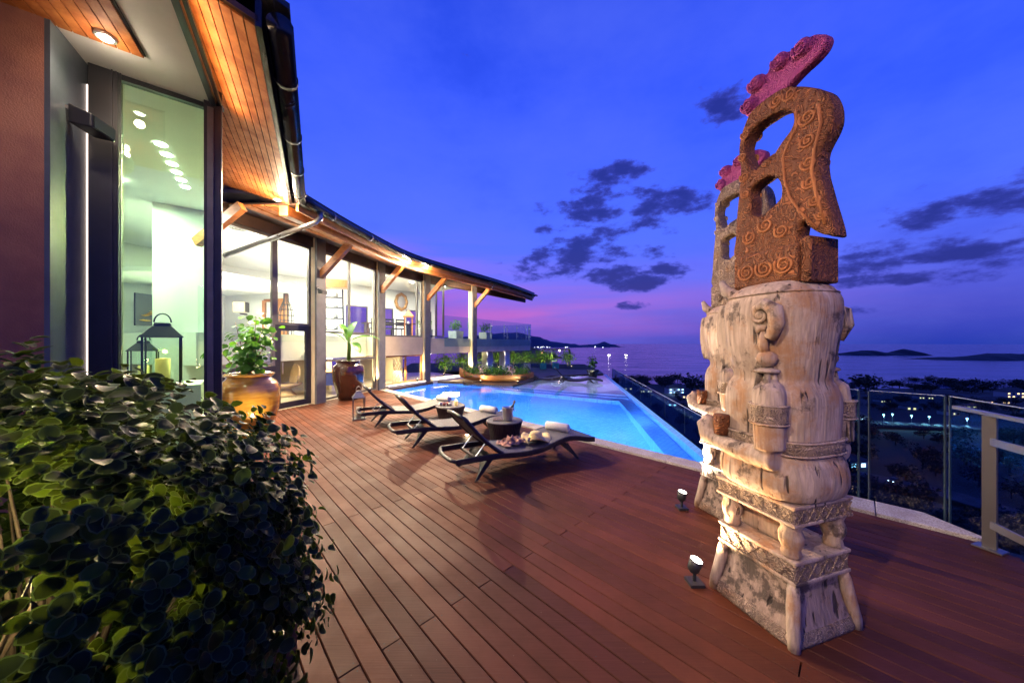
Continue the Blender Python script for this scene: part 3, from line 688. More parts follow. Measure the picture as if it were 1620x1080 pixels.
# end wall pieces
Q0 = Vector((-3.87, 4.30)); q_ = Vector((-.778, -.628))         # along the end wall to the left
Q1 = Q0 + q_ * 1.03; g_ = Vector((.515, -.857)); Q2 = Q1 + g_ * .66
H(MB().box((Q0.x, Q0.y, 2.55), (.17, .15, 5.1), math.atan2(q_.y, q_.x)), 'corner_post', 'frame_metal')
H(MB().box((Q0.x + .03, Q0.y - .075, 2.4), (.06, .03, 4.7), math.atan2(q_.y, q_.x)), 'post_trim', 'frame_bronze')
J = Q1 - q_ * .13
H(MB().box((J.x, J.y, 2.4), (.22, .16, 4.8), math.atan2(q_.y, q_.x)), 'window_jamb', 'dark_metal')
for k in range(3):
    q = Q1 - q_ * (.225 + .022 * k); H(MB().box((q.x + .03, q.y - .09 + .012 * k, 2.4), (.012, .02, 4.8), math.atan2(q_.y, q_.x)), 'jamb_fin', 'frame_metal')
a, c_ = Q0 + q_ * .09, Q1 - q_ * .24
wn = H(MB().bar(V3(a, 4.78), V3(c_, 4.78), .08, .06), 'window', 'dark_metal')
MB().bar(V3(a, 2.4), V3(c_, 2.4), .014, 4.72).build('pane', 'glass_green', wn, world=True)
MB().bar(V3(a, .08), V3(c_, .08), .08, .16).build('sill', 'dark_metal', wn, world=True)
# glazed return from the corner post back to the facade
r0, r1 = Q0 + Vector((-.05, .10)), Vector((-6.5, 7.25))
wn = H(MB().bar(V3(r0, 4.95), V3(r1, 4.95), .06, .08), 'window', 'dark_metal')
MB().bar(V3(r0, 2.45), V3(r1, 2.45), .014, 4.9).build('pane', 'glass', wn, world=True)
for f in (.35, .68):
    q = r0.lerp(r1, f); MB().box((q.x, q.y, 2.45), (.05, .05, 4.9), .9).build('mullion', 'frame_metal', wn, world=True)
# grey return panel, LED slot, plum wall
H(MB().bar(V3(Q1 + Vector((-.06, .0)), 2.4), V3(Q2 + Vector((-.06, 0)), 2.4), .12, 4.8), 'wall_panel', 'grey_panel')
q = Q1 - q_ * .012 + g_ * .035
H(MB().box((q.x, q.y, 2.3), (.014, .014, 4.55)), 'light_strip', 'led_pink')
Q3 = Q2 + q_ * 3.2
H(MB().bar(V3(Q2 + Vector((-.09, .10)), 2.4), V3(Q3 + Vector((-.09, .1)), 2.4), .2, 4.82), 'wall', 'plum_wall')
# white stucco ceiling with timber inset over the entrance
r1_, r2_ = Vector((-3.93, 4.34)), Vector((-2.4, 1.94))
cpoly = [r1_, r2_, r2_ + q_ * 3.4, r1_ + q_ * 3.0]
H(MB().prism([tuple(p) for p in cpoly], 4.825, 4.95), 'ceiling', 'white_stucco')
ins = H(MB().prism([(-3.915, 3.55), (-2.77, 1.70), (-5.0, -.10), (-6.2, 1.70)], 4.806, 4.822), 'ceiling_inset', 'dark_timber')
for i in range(16):
    a = Vector((-3.92, 3.55)) + q_ * (.012 + i * .095); L = 2.15
    MB().prism([tuple(a), tuple(a + g_ * L), tuple(a + g_ * L + q_ * .085), tuple(a + q_ * .085)], 4.788, 4.804).build('plank', 'soffit_wood', ins, world=True)
H(MB().bar(V3(r1_ + Vector((.035, .02)), 5.12), V3(r2_ + Vector((.035, .02)), 5.12), .06, .66), 'fascia', 'grey_panel')

# rear wing behind the camera: same plum wall and lit timber eave (shows in the glass guards)
zA, zB = Vector((-4.4, .6)), Vector((-3.4, -7.0))
H(MB().bar(V3(zA, 2.4), V3(zB, 2.4), .2, 4.8), 'wall', 'cream_stucco')
H(MB().prism([(-4.5, .5), (-3.5, -7.0), (-2.0, -6.8), (-3.0, .7)], 4.81, 4.9), 'soffit', 'soffit_wood')
wn = H(MB().bar((-4.13, -1.0, 1.6), (-3.82, -3.6, 1.6), .06, 2.6), 'window', 'dark_metal')
MB().bar((-4.07, -1.15, 1.6), (-3.80, -3.45, 1.6), .05, 2.3).build('pane', 'window_lit', wn, world=True)

# downlights: a steel ring and a bright lens, each with its own lamp
def downlight(x, y, z, e, aim=None, colr=(1, .80, .58), spot=150, lens=.05, glow=0):
    o = H(MB().lathe([(.075, 0), (.08, -.02), (.06, -.03), (.055, 0)], 16, (x, y, z), False), 'downlight', 'steel', True)
    MB().lathe([(lens, -.012), (lens * .7, -.03), (.005, -.036)], 12, (x, y, z), False).build('lens', 'lamp_white', o, world=True)
    lamp('downlight_lamp', 'SPOT', (x, y, z - .06), e, colr, .05, parent=house, aim=aim or (x, y, 0), spot=spot, blend=.7)
    if glow: lamp('downlight_glow', 'POINT', (x, y, z - .16), glow, colr, .05, parent=house)
WARM = (1, .74, .46)
downlight(-4.02, 3.28, 4.785, 60, (-3.2, 2.6, 0), glow=7, lens=.062)
downlight(-3.55, 2.15, 4.785, 60, (-3.6, 2.0, 0), glow=14)  # added out of view to brighten the plum wall and shrub top
downlight(-4.95, 7.0, 4.79, 3000, (-2.0, 6.1, 0), WARM, glow=130)
downlight(-3.72, 12.05, 4.77, 3000, (-2.2, 8.6, 0), WARM, glow=150)
downlight(-3.30, 12.95, 4.77, 200, (-2.8, 11.5, 0), WARM, glow=110)
downlight(-1.6, 16.6, 4.77, 90, (-1.0, 15.5, 0), WARM, glow=120)
downlight(-3.10, -1.4, 4.81, 1300, (1.75, 2.1, 1.3), (1, .76, .56), 40)  # added spot, unseen behind the camera, aimed to light the carved figures
downlight(-2.35, -4.2, 4.81, 1400, (1.9, 2.4, 2.4), (1, .70, .46), 36)  # second added spot behind the camera, for the figures' upper parts

# added light bar on the fascia, put there to brighten the timber eave
a, c_ = r1_ + Vector((.095, .05)), r2_ + Vector((.095, .05))
H(MB().bar(V3(a, 4.83), V3(c_, 4.83), .04, .04), 'added_bar', 'dark_metal')
q = a.lerp(c_, .38) + Vector((.04, .03)); bl = lamp('eave_fill_lamp', 'AREA', (q.x, q.y, 4.83), 13, (1, .62, .30), .06, parent=house)
bl.data.shape = 'RECTANGLE'; bl.data.size = 2.4; bl.data.size_y = .05
zdir = -(Vector((.70, .42, .58)).normalized()); xdir = Vector((e_.x, e_.y, 0)); xdir = (xdir - zdir * xdir.dot(zdir)).normalized(); ydir = zdir.cross(xdir)
bl.rotation_euler = Matrix((xdir, ydir, zdir)).transposed().to_euler()
# ---------------------------------------------------------------- facade glazing
def bay_frame(a, c_, z0, z1, nm=1, trans=(), fw=.06, m='frame_bronze', inset=.06, glass='glass', off=0.0, fr=None):
    a, c_ = Vector(a), Vector(c_); d = (c_ - a).normalized(); nn = Vector((d.y, -d.x)) * off
    a, c_ = a + nn, c_ + nn
    b = MB(); zm = (z0 + z1) / 2
    b.bar(V3(a, z1 - fw / 2), V3(c_, z1 - fw / 2), .08, fw); b.bar(V3(a, z0 + fw / 2), V3(c_, z0 + fw / 2), .08, fw)
    for p in (a + d * fw / 2, c_ - d * fw / 2): b.bar(V3(p, z0 + fw), V3(p, z1 - fw), .079, fw, (d.x, d.y, 0))
    wn = H(b, 'window', m)
    xs_ = fr or [(k + 1) / (nm + 1) for k in range(nm)]
    for f in xs_:
        p = a.lerp(c_, f); MB().bar(V3(p, z0 + fw), V3(p, z1 - fw), .077, fw * .9, (d.x, d.y, 0)).build('mullion', m, wn, world=True)
    for z in trans: MB().bar(V3(a + d * fw, z), V3(c_ - d * fw, z), .074, fw).build('transom', m, wn, world=True)
    ed = [0] + list(xs_) + [1]; zz = [z0 + fw] + list(trans) + [z1 - fw]
    for f0, f1 in zip(ed, ed[1:]):
        for za, zb in zip(zz, zz[1:]):
            p, q = a.lerp(c_, f0), a.lerp(c_, f1)
            MB().bar(V3(p + d * .02, (za + zb) / 2), V3(q - d * .02, (za + zb) / 2), .012, zb - za - .01).build('pane', glass, wn, world=True)
    return wn
def between(i, s0=.2, s1=.2):
    a, c_ = Vector(WP[i]), Vector(WP[i + 1]); d = (c_ - a).normalized(); return a + d * s0, c_ - d * s1
a, c_ = between(0, 0, .2)
fsplit = a.lerp(c_, .56)
bay_frame(a, fsplit, .03, 4.52, 0, (1.22,), .07, 'frame_bronze')
H(MB().bar(V3(a + Vector((.03, 0)), .62), V3(fsplit + Vector((.03, 0)), .62), .06, 1.1), 'spandrel', 'frame_metal')
bay_frame(fsplit, c_, 2.24, 4.52, 0, (), .07, 'frame_bronze')
dr = bay_frame(fsplit, c_, .03, 2.24, 0, (), .15, 'frame_metal'); dr.name = 'glass_door'
hd = fsplit.lerp(c_, .12); MB().tube([V3((hd.x + .1, hd.y), .95), V3((hd.x + .1, hd.y), 1.25)], .015, 6).build('handle', 'steel', dr, world=True)
a, c_ = between(1); bay_frame(a, c_, .03, 4.52, 1, (1.22, 2.1), .06, 'frame_bronze', fr=[.46])
a, c_ = between(2); bay_frame(a, c_, 2.02, 4.52, 1, (), .06, 'frame_bronze', fr=[.86])
H(MB().bar(V3(a, 1.64), V3(c_, 1.64), .2, .76), 'spandrel', 'cream_stucco')
bay_frame(a, c_, .12, 1.25, 1, (), .05, 'door_wood', fr=[.55])
a, c_ = between(3); bay_frame(a, a.lerp(c_, .34), 2.04, 4.52, 1, (), .06, 'frame_metal')
# upper slab: inside edge band, spandrel and the projecting terrace
fd = (Vector(WP[4]) - Vector(WP[3])).normalized(); fnn = Vector((fd.y, -fd.x))
tA, tE = Vector(WP[3]) + fd * .2, Vector(WP[4]) + fd * 6.3
arc = [tuple(tE + fd * (.5 * math.sin(k * math.pi / 10)) - fnn * (.5 - .5 * math.cos(k * math.pi / 10))) for k in range(1, 6)]
bk = -fnn * 4.2
tpoly = [tuple(tA), tuple(tE)] + arc + [tuple(Vector(arc[-1]) + bk * .8), tuple(tA + bk)]
H(MB().prism(tpoly, 1.27, 2.0), 'terrace_slab', 'cream_stucco')
bal = empty('glass_balustrade', (tE.x, tE.y, 2.0), label='glass guard on stainless posts around the upper terrace', cat='balustrade')
rail = [Vector(WP[3]) + fd * 1.2 + fnn * .05] + [tE - fd * k + fnn * .05 for k in (4.5, 3.1, 1.6, 0)] + [Vector(p) + (fnn + fd) * .035 for p in arc[::2]] + [Vector(arc[-1]) + bk * .38 + fd * .05, Vector(arc[-1]) + bk * .78 + fd * .05]
for p, q in zip(rail, rail[1:]):
    d = (q - p).normalized() * .012
    MB().bar(V3(p + d, 2.34), V3(q - d, 2.34), .014, 1.5).build('pane', 'glass_rail', bal, world=True)
for p in rail[1:]:
    q = p - fnn * .12
    MB().bar(V3(q, 1.99), V3(q, 2.92), .03, .05).build('post', 'steel', bal, world=True)
    for z in (2.2, 2.75): MB().bar(V3(q, z), V3(q + fnn * .1, z), .03, .03).build('clamp', 'steel', bal, world=True)
# inner slab behind the tall glazing
inn = lambda p, k: (p[0] - k * .96, p[1] + k * .27)
bandA = [inn(p, .55) for p in (WP[0], WP[1], WP[2])]; bandB = [inn(p, 5.2) for p in (WP[0], WP[1], WP[2])]
b = MB(); ribbon(b, bandA, bandB, 1.25, 2.0); H(b, 'upper_floor_slab', 'white_paint')
inn2 = lambda p, k: (p[0] - k * .85, p[1] + k * .53)
b = MB(); ribbon(b, [inn2(p, .12) for p in (WP[2], WP[3], WP[4])], [(-9.9, 14.2), (-8.2, 18.0), (-5.6, 20.2)], 1.27, 2.0); H(b, 'upper_floor_slab', 'white_paint')
b = MB()
gi = [inn(p, .5) for p in (WP[0], WP[1], WP[2])]
for p, q in zip(gi, gi[1:]): b.bar(V3(p, 2.42), V3(q, 2.42), .014, 1.25)
ib = H(b, 'inner_balustrade', 'glass')
# ceiling, back walls, floor
cpl = [WP[0], WP[1], WP[2], WP[3], WP[4], (-5.2, 20.6), (-8.6, 18.6), (-11.5, 14), (-12.4, 8), (-12.2, 3.0), tuple(Q2 + q_ * 1.6), tuple(Q1), tuple(Q0)]
H(MB().prism(cpl, 4.84, 4.95), 'ceiling', 'white_paint')
H(MB().prism([(p[0], p[1]) for p in cpl], -.3, -.02), 'floor_slab', 'interior_floor')
# back walls: solid at the hall, with window openings behind the dining room
def wall(p, q, z0, z1, m='white_paint', th=.15, name='wall'): return H(MB().bar(V3(p, (z0 + z1) / 2), V3(q, (z0 + z1) / 2), th, z1 - z0), name, m)
wall((-12.3, 2.6), (-12.3, 8.2), -.02, 4.84)
wall((-12.3, 8.2), (-11.4, 13.2), 2.0, 4.84)
wall((-11.0, 7.8), (-10.0, 13.6), -.02, 1.25, 'beige_paint')
wall(Q2 + q_ * 1.5, (-12.3, 2.6), -.02, 4.84)
wall((-11.4, 13.2), (-10.2, 15.4), 2.0, 4.84)
# dining room back wall: piers and lintels leave windows onto the dusk sky
pA, pB = Vector((-10.2, 15.4)), Vector((-5.0, 21.3))
for f0, f1, z0, z1 in ((0, 1, 3.75, 4.84), (0, 1, 2.0, 2.18), (0, .30, 2.18, 3.75), (.45, .50, 2.18, 3.75), (.64, .74, 2.18, 3.75), (.84, .88, 2.18, 3.75), (.97, 1, 2.18, 3.75)):
    wall(pA.lerp(pB, f0), pA.lerp(pB, f1), z0, z1)
for f0, f1 in ((.30, .45), (.50, .64), (.74, .84), (.88, .97)):
    bay_frame(pA.lerp(pB, f0), pA.lerp(pB, f1), 2.18, 3.75, 0, (), .06, 'frame_bronze')
# dropped ceiling over the gallery and a dividing wall with timber door
H(MB().prism([(-8.3, 8.6), (-7.3, 12.0), (-11.2, 13.4), (-12.2, 8.6)], 3.62, 3.75), 'ceiling', 'white_paint')
wall((-8.1, 12.35), (-11.4, 13.2), 2.0, 3.62)
dw = H(MB().bar(V3((-8.35, 12.30), 3.36), V3((-9.35, 12.56), 3.36), .12, .10), 'door', 'door_wood')
for p in ((-8.35, 12.30), (-9.35, 12.56)): MB().box((p[0], p[1] - .03, 2.68), (.10, .14, 1.36), .25).build('frame', 'door_wood', dw, world=True)
MB().bar(V3((-8.42, 12.24), 2.66), V3((-8.75, 12.33), 2.66), .05, 1.3).build('leaf', 'door_wood', dw, world=True)
# lower rooms: beige partition walls under the slab
wall((-6.9, 12.6), (-10.2, 13.6), -.02, 1.25, 'beige_paint')
wall((-5.2, 15.6), (-8.6, 17.2), -.02, 1.25, 'beige_paint')
# stair block seen through the green glass
stw = H(MB().box((-8.2, 6.3, .55), (1.1, 1.4, 1.1), .2), 'stair', 'white_paint')
for k in range(4): MB().box((-8.0 - .28 * k, 6.0 + .1 * k, 1.22 + .2 * k), (.30, 1.3, .09), .2).build('tread', 'dark_metal', stw, world=True)
wall((-7.2, 7.9), (-7.9, 7.3), -.02, 4.84)
# interior ceiling lamps
def ceil_lamp(x, y, z, e, s=1.2, colr=(1, .92, .78)):
    H(MB().lathe([(.09, 0), (.09, -.015), (.01, -.02)], 12, (x, y, z), False), 'ceiling_light', 'lamp_white')
    lamp('ceiling_lamp', 'AREA', (x, y, z - .04), e, colr, s, parent=house, aim=(x, y, 0))
for a in ((-7.4, 6.2, 4.80, 230, 1.0, (.97, 1, .90)), (-8.6, 10.2, 3.58, 260), (-7.3, 9.4, 4.80, 300), (-7.0, 11.6, 4.80, 330), (-6.6, 14.4, 4.80, 420), (-5.0, 16.6, 4.80, 380), (-3.6, 17.7, 4.80, 110),
          (-7.6, 9.8, 1.21, 100, .8, (1, .84, .58)), (-6.6, 12.0, 1.21, 90, .8, (1, .84, .58)), (-5.6, 14.6, 1.21, 100, .8, (1, .80, .5)), (-4.2, 16.8, 1.21, 45, .8, (1, .80, .5))):
    ceil_lamp(*a)
for k in range(6):  # added glowing discs standing for downlights mirrored in the green glass
    H(MB().lathe([(.07, 0), (.07, -.012), (.01, -.016)], 12, (-5.45 - .2 * k, 5.15 + .28 * k, 4.835), False), 'ceiling_light', 'lamp_white')
# round white columns under the terrace with up/down wall lights
for x, y in ((-1.52, 20.5), (-.48, 21.6)):
    o = H(MB().box((x, y, .62), (.5, .5, 1.28), .9), 'column', 'white_stucco'); bevel(o, .02)
    H(MB().box((x - .02, y - .37, .82), (.09, .09, .12), .9), 'wall_light', 'steel')
    for dz, ta in ((.09, 1.3), (-.09, 0)): lamp('wall_lamp', 'SPOT', (x - .02, y - .40, .82 + dz), 14, (1, .95, .85), .02, parent=house, aim=(x, y - .36, ta), spot=60)
# black loudspeaker on the grey panel and one on the facade column
def speaker(loc, rz, label, s=1.0):
    r = empty('wall_speaker', loc, rz, label=label, cat='speaker')
    b = MB(); b.loft([[(-.13 * s, y, z) for y, z in ((-.0, -.09 * s), (.17 * s, -.11 * s), (.17 * s, .02 * s), (0, .09 * s))], [(.13 * s, y, z) for y, z in ((0, -.09 * s), (.17 * s, -.11 * s), (.17 * s, .02 * s), (0, .09 * s))]])
    o = b.build('cabinet', 'black_matte', r); bevel(o, .012 * s)
    MB().box((0, .175 * s, -.045 * s), (.22 * s, .012, .11 * s)).build('grille', 'dark_metal', r)
    MB().bar((0, -.12 * s, .12 * s), (0, .03 * s, .06 * s), .05 * s, .03 * s).build('bracket', 'steel', r)
    MB().box((0, -.13 * s, .11 * s), (.10 * s, .02, .14 * s)).build('back_plate', 'dark_metal', r)
    return r
sp = speaker((-4.36, 3.36, 4.0), R(-75), 'black weatherproof loudspeaker bracketed high on the grey entrance panel', 1.05)
speaker((-5.52, 9.56, 3.25), R(-100), 'small loudspeaker on the first grey facade column', .8)

# ---------------------------------------------------------------- leaves
def leaf_mesh(name, L, W, m, fold=.12, tip=.0, seg=8):
    b = MB(); P = [(0, 0, 0)]
    n = seg
    for k in range(n):
        a = 2 * math.pi * k / n
        x = L / 2 + math.cos(a) * L / 2 * (1 if math.cos(a) < .9 else 1 + tip); y = math.sin(a) * W / 2
        P.append((x, y, abs(y) * fold * 2 - (x / L - .4) ** 2 * L * .35))
    P[0] = (L * .5, 0, -.0)
    b.add(P, [(0, 1 + k, 1 + (k + 1) % n) for k in range(n)])
    return b.mesh(name, m, True)
def leaf_verts(me): return [tuple(v.co) for v in me.vertices], [tuple(p.vertices) for p in me.polygons]
def put_leaf(b, me_data, loc, rot, s):
    M = Matrix.Translation(loc) @ rot.to_matrix().to_4x4() @ Matrix.Scale(s, 4)
    b.add([M @ Vector(v) for v in me_data[0]], me_data[1])
def rand_rot(nrm, jit=.7):
    n = (Vector(nrm) + Vector((random.gauss(0, jit), random.gauss(0, jit), random.gauss(0, jit)))).normalized()
    q = n.to_track_quat('Z', 'X'); 
    from mathutils import Quaternion
    return q @ Quaternion((0, 0, 1), random.uniform(0, 6.28))
LEAF = {k: leaf_verts(leaf_mesh('leaf_' + k, *a)) for k, a in {
    'round': (1, .78, 'leaf_dark'), 'oval': (1, .6, 'leaf_mid'), 'long': (1, .26, 'leaf_mid'), 'broad': (1, .9, 'leaf_bright')}.items()}
LEAF['quad'] = leaf_verts(leaf_mesh('leaf_quad', 1, .6, 'leaf_mid', .12, 0, 4))
def bush(parent, c, rad, n, size, kind, m, name='foliage', shell=.55, up=.35, seed=None):
    """foliage mass: small folded leaves spread through an uneven crown"""
    if seed is not None: random.seed(seed)
    b = MB(); ph = random.uniform(0, 9)
    for _ in range(n):
        while True:
            v = Vector((random.gauss(0, 1), random.gauss(0, 1), random.gauss(0, 1)))
            if v.length > .01: break
        v.normalize(); r = (shell + (1 - shell) * random.random()) * (1 + .22 * noise1(v.x * 4 + v.z * 3, ph) + .12 * noise1(v.y * 6 - v.z * 5, ph))
        p = Vector((c[0] + v.x * rad[0] * r, c[1] + v.y * rad[1] * r, c[2] + v.z * rad[2] * r))
        put_leaf(b, LEAF[kind], p, rand_rot((v.x, v.y, v.z + up), .6), size * random.uniform(.6, 1.25))
    o = b.build(name, m, parent, smooth=True); o['kind'] = 'stuff'; return o
def uplight(loc, e, colr=(1, .85, .5), size=.03, aim=None, name='garden_spotlight', label=None, group=None, spot=110, lensm='lamp_warm'):
    r = empty(name, (loc[0], loc[1], loc[2]), label=label, cat='spotlight', group=group)
    MB().lathe([(.035, .02), (.04, .05), (.042, .11), (.036, .12)], 12).build('housing', 'black_matte', r, True)
    MB().lathe([(.034, .118), (.02, .124), (.002, .126)], 12, (0, 0, 0), False).build('lens', lensm, r)
    MB().tube([(0, 0, -.05), (0, 0, .03)], .01, 6).build('spike', 'black_matte', r)
    lamp('spot_lamp', 'SPOT', (loc[0], loc[1], loc[2] + .14), e, colr, size, parent=r, aim=aim or (loc[0], loc[1], loc[2] + 3), spot=spot, blend=.6)
    return r

# ---------------------------------------------------------------- sun loungers
def lounger_parts(r):
    def rail_z(x): return .30 - .05 * math.exp(-((x + .05) / .42) ** 2) + .055 * math.exp(-((x - .62) / .28) ** 2) - .03 * max(0, (x - .85)) / .25
    X = [-1.12 + 2.24 * k / 24 for k in range(25)]
    for sy in (-1, 1):
        b = MB(); b.loft([[(x, sy * .31 - .022, rail_z(x) - .045), (x, sy * .31 + .022, rail_z(x) - .045), (x, sy * .31 + .022, rail_z(x) + .03), (x, sy * .31 - .022, rail_z(x) + .03)] for x in X])
        bevel(b.build('side_rail', 'rattan', r), .012, 2)
    MB().tube([(-1.11, -.31, .30), (-1.15, -.2, .295), (-1.16, 0, .29), (-1.15, .2, .295), (-1.11, .31, .30)], .026, 8).build('end_bar', 'rattan', r, True)
    MB().bar((1.12, -.33, rail_z(1.12) - .005), (1.12, .33, rail_z(1.12) - .005), .04, .07).build('end_bar', 'rattan', r)
    MB().bar((-.82, -.3, .27), (-.82, .3, .27), .035, .03).build('cross_bar', 'rattan', r)
    b = MB(); XS = [-.43 + 1.54 * k / 18 for k in range(19)]
    b.loft([[(x, -.29, rail_z(x) + .012), (x, .29, rail_z(x) + .012), (x, .29, rail_z(x) + .026), (x, -.29, rail_z(x) + .026)] for x in XS])
    b.build('seat', 'sling', r)
    # backrest
    hx, hz, tx, tz = -.42, .275, -1.00, .80
    bk_ = MB(); n = 10; P = []
    for k in range(n + 1):
        f = k / n; x = hx + (tx - hx) * f; z = hz + (tz - hz) * f - .045 * math.sin(math.pi * f) + .02 * f * f
        P.append((x, z))
    bk_.loft([[(x, -.285, z), (x, .285, z), (x - .010, .285, z - .012), (x - .010, -.285, z - .012)] for x, z in P])
    o = bk_.build('backrest', 'sling', r)
    for sy in (-1, 1):
        MB().tube([(x - .004, sy * .30, z - .005) for x, z in P], .027, 8).build('back_rail', 'rattan', o, True)
    MB().tube([(tx, -.30, tz + .01), (tx - .035, -.15, tz + .035), (tx - .04, 0, tz + .04), (tx - .035, .15, tz + .035), (tx, .30, tz + .01)], .024, 8).build('head_bar', 'rattan', o, True)
    for sy in (-1, 1):
        MB().tube([(-.66, sy * .22, .47), (-.83, sy * .22, .28)], .008, 6).build('prop', 'steel', r)
        MB().tube([(-.83, sy * .22, .275), (-.62, sy * .22, .26)], .008, 6).build('prop', 'steel', r)
    # woven leg arches
    for fx, sg in ((-.62, -1), (.60, 1)):
        b = MB(); foot = fx + sg * .23; rings = []
        for k in range(13):
            f = k / 12; y = -.30 + .60 * f; arch = math.sin(math.pi * f) ** .6
            zl = .0 + .20 * arch; xl = foot - sg * .23 * (zl / .27)
            rings.append([(xl - .02, y, zl), (xl + .02, y, zl), (fx + .05, y * .93, .262), (fx - .05, y * .93, .262)])
        b.loft(rings); b.build('leg', 'rattan', r)
L0 = Vector((.133, 4.87)); LA = R(29.7); Ldir = Vector((math.cos(LA), math.sin(LA))); Lstep = Vector((-1.204, 1.373))
lo1 = empty('sun_lounger', (L0.x, L0.y, 0), LA, label='dark wicker sun lounger holding the straw hat and scarf, nearest the carved figures', cat='sun lounger', group='wicker sun loungers')
lounger_parts(lo1)
lo2 = copy_tree(lo1); lo2.location = (L0.x + Lstep.x, L0.y + Lstep.y, 0); lo2['label'] = 'middle wicker sun lounger between the two round wicker tables'
lo3 = copy_tree(lo1); lo3.location = (L0.x + 2 * Lstep.x, L0.y + 2 * Lstep.y, 0); lo3['label'] = 'wicker sun lounger beside the tall floor lantern'
zsh = WZ - .15
lo4 = copy_tree(lo1); lo4.location = (3.05, 15.6, zsh + .0); lo4.rotation_euler.z = R(-4); lo4['label'] = 'black lounger standing in the shallow water, nearer the infinity edge'
lo5 = copy_tree(lo1); lo5.location = (1.75, 16.2, zsh + .0); lo5.rotation_euler.z = R(-4); lo5['label'] = 'black lounger standing in the shallow water, farther from the infinity edge'

def lpoint(i, x, y, z):
    c = L0 + Lstep * i; s = Vector((-Ldir.y, Ldir.x)); q = c + Ldir * x + s * y; return (q.x, q.y, z)
# rolled towels
def towel(loc, rz, label):
    b = MB(); n = 40; P = []
    for k in range(n + 1):
        f = k / n; a = f * 2 * math.pi * 3.2; r = .012 + .058 * f; P.append((r * math.cos(a), r * math.sin(a)))
    rings = []
    rr = [(.070, -.19), (.075, -.18), (.077, 0), (.075, .18), (.070, .19)]
    o = MB().lathe([(.056, -.19), (.065, -.18), (.067, 0), (.065, .18), (.056, .19)], 20)
    # spiral ends
    for sx in (-1, 1):
        o.tube([(p[0] * .8, p[1] * .8, sx * .189) for p in P], .008, 5)
    t_ = o.build('rolled_towel', 'towel', smooth=True)
    t_.rotation_euler = (R(90), 0, rz + R(90)); t_.location = loc
    tag(t_, label, 'towel', 'rolled cream towels'); return t_
towel(lpoint(0, .70, .05, .432), LA + R(-62), 'rolled cream towel on the foot of the lounger with the hat')
towel(lpoint(1, .72, .05, .432), LA + R(-62), 'rolled cream towel on the foot of the middle lounger')
towel(lpoint(2, .72, -.02, .432), LA + R(-62), 'rolled cream towel on the lounger farthest along the pool edge')
# straw hat
hx, hy, _ = lpoint(0, .22, -.06, 0)
b = MB(); seg = 40; prof = [(.002, .118), (.05, .114), (.078, .10), (.092, .07), (.098, .03), (.102, .012), (.14, .006), (.18, .010), (.215, .018), (.217, .012), (.18, .002), (.102, .002)]
b.lathe(prof, seg, (0, 0, 0), False)
b.v = [(x, y, z + (max(0, math.hypot(x, y) - .11) * .35 * math.sin(3 * math.atan2(y, x) + 1.0)) + max(0, math.hypot(x, y) - .11) * .12) for x, y, z in b.v]
hat = empty('straw_hat', (hx, hy, .335), R(20), label='wide brimmed straw sun hat lying on the lounger nearest the statues', cat='hat')
b.build('crown_and_brim', 'straw', hat, True)
b = MB(); b.lathe([(.1005, .012), (.1015, .03), (.099, .034)], 32, (0, 0, 0), False); b.build('hat_band', 'straw', hat, True)
b = MB()
for k in range(3): b.tube([(-.11, -.05, .03), (-.15 - .02 * k, -.09 - .01 * k, .02 + .01 * k), (-.20, -.10 - .04 * k, .0)], [.012, .022, .006], 6)
b.build('bow', 'straw', hat, True)
# crumpled scarf
b = MB(); random.seed(3)
nu, nv = 34, 18
for i in range(nu):
    for j in range(nv):
        u, v = i / (nu - 1) - .5, j / (nv - 1) - .5
        x = u * .42 + .02 * math.sin(v * 14); y = v * .24 + .03 * math.sin(u * 17 + v * 5)
        z = .012 + .05 * max(0, 1 - (u * 2) ** 2) * max(0, 1 - (v * 2) ** 2) ** .5 * (.6 + .5 * math.sin(u * 26 + math.sin(v * 9) * 2.5) + .35 * math.sin(v * 31 + u * 12))
        b.v.append((x, y, max(.003, z)))
for i in range(nu - 1):
    for j in range(nv - 1): b.f.append((i * nv + j, (i + 1) * nv + j, (i + 1) * nv + j + 1, i * nv + j + 1))
sx, sy, _ = lpoint(0, -.14, .02, 0)
o = b.build('scarf', 'scarf', smooth=True); o.location = (sx, sy, .300); o.rotation_euler = (0, 0, LA + R(8)); o.scale.z = 1.5
tag(o, 'crumpled tan scarf beside the straw hat on the lounger', 'scarf')

# ---------------------------------------------------------------- round wicker tables and what stands on them
def wick_table(loc, label):
    r = empty('wicker_table', loc, label=label, cat='side table', group='round wicker side tables')
    b = MB(); seg = 96; prof = [(.235, .01), (.25, .12), (.275, .26), (.305, .36), (.312, .385)]
    P = []
    for rr, z in prof:
        for k in range(seg):
            a = 2 * math.pi * k / seg; q = rr * (1 + (.012 if k % 2 else -.012)); P.append((q * math.cos(a), q * math.sin(a), z))
    F = [(i * seg + k, i * seg + (k + 1) % seg, (i + 1) * seg + (k + 1) % seg, (i + 1) * seg + k) for i in range(len(prof) - 1) for k in range(seg)]
    b.add(P, F); b.build('drum', 'rattan', r)
    MB().lathe([(.30, .38), (.318, .388), (.320, .402), (.308, .412), (.0, .412)], 48, (0, 0, 0), False).build('table_top', 'sling', r)
    return r
T1 = (-.13, 5.83, 0); T2 = (T1[0] + Lstep.x, T1[1] + Lstep.y, 0); TZ = .4125
wick_table(T1, 'round wicker side table with the ice bucket on it'); wick_table(T2, 'round wicker side table with the candle on it')
bu = empty('ice_bucket', (T1[0] + .06, T1[1] - .06, TZ), label='stainless ice bucket on the wicker table', cat='bucket')
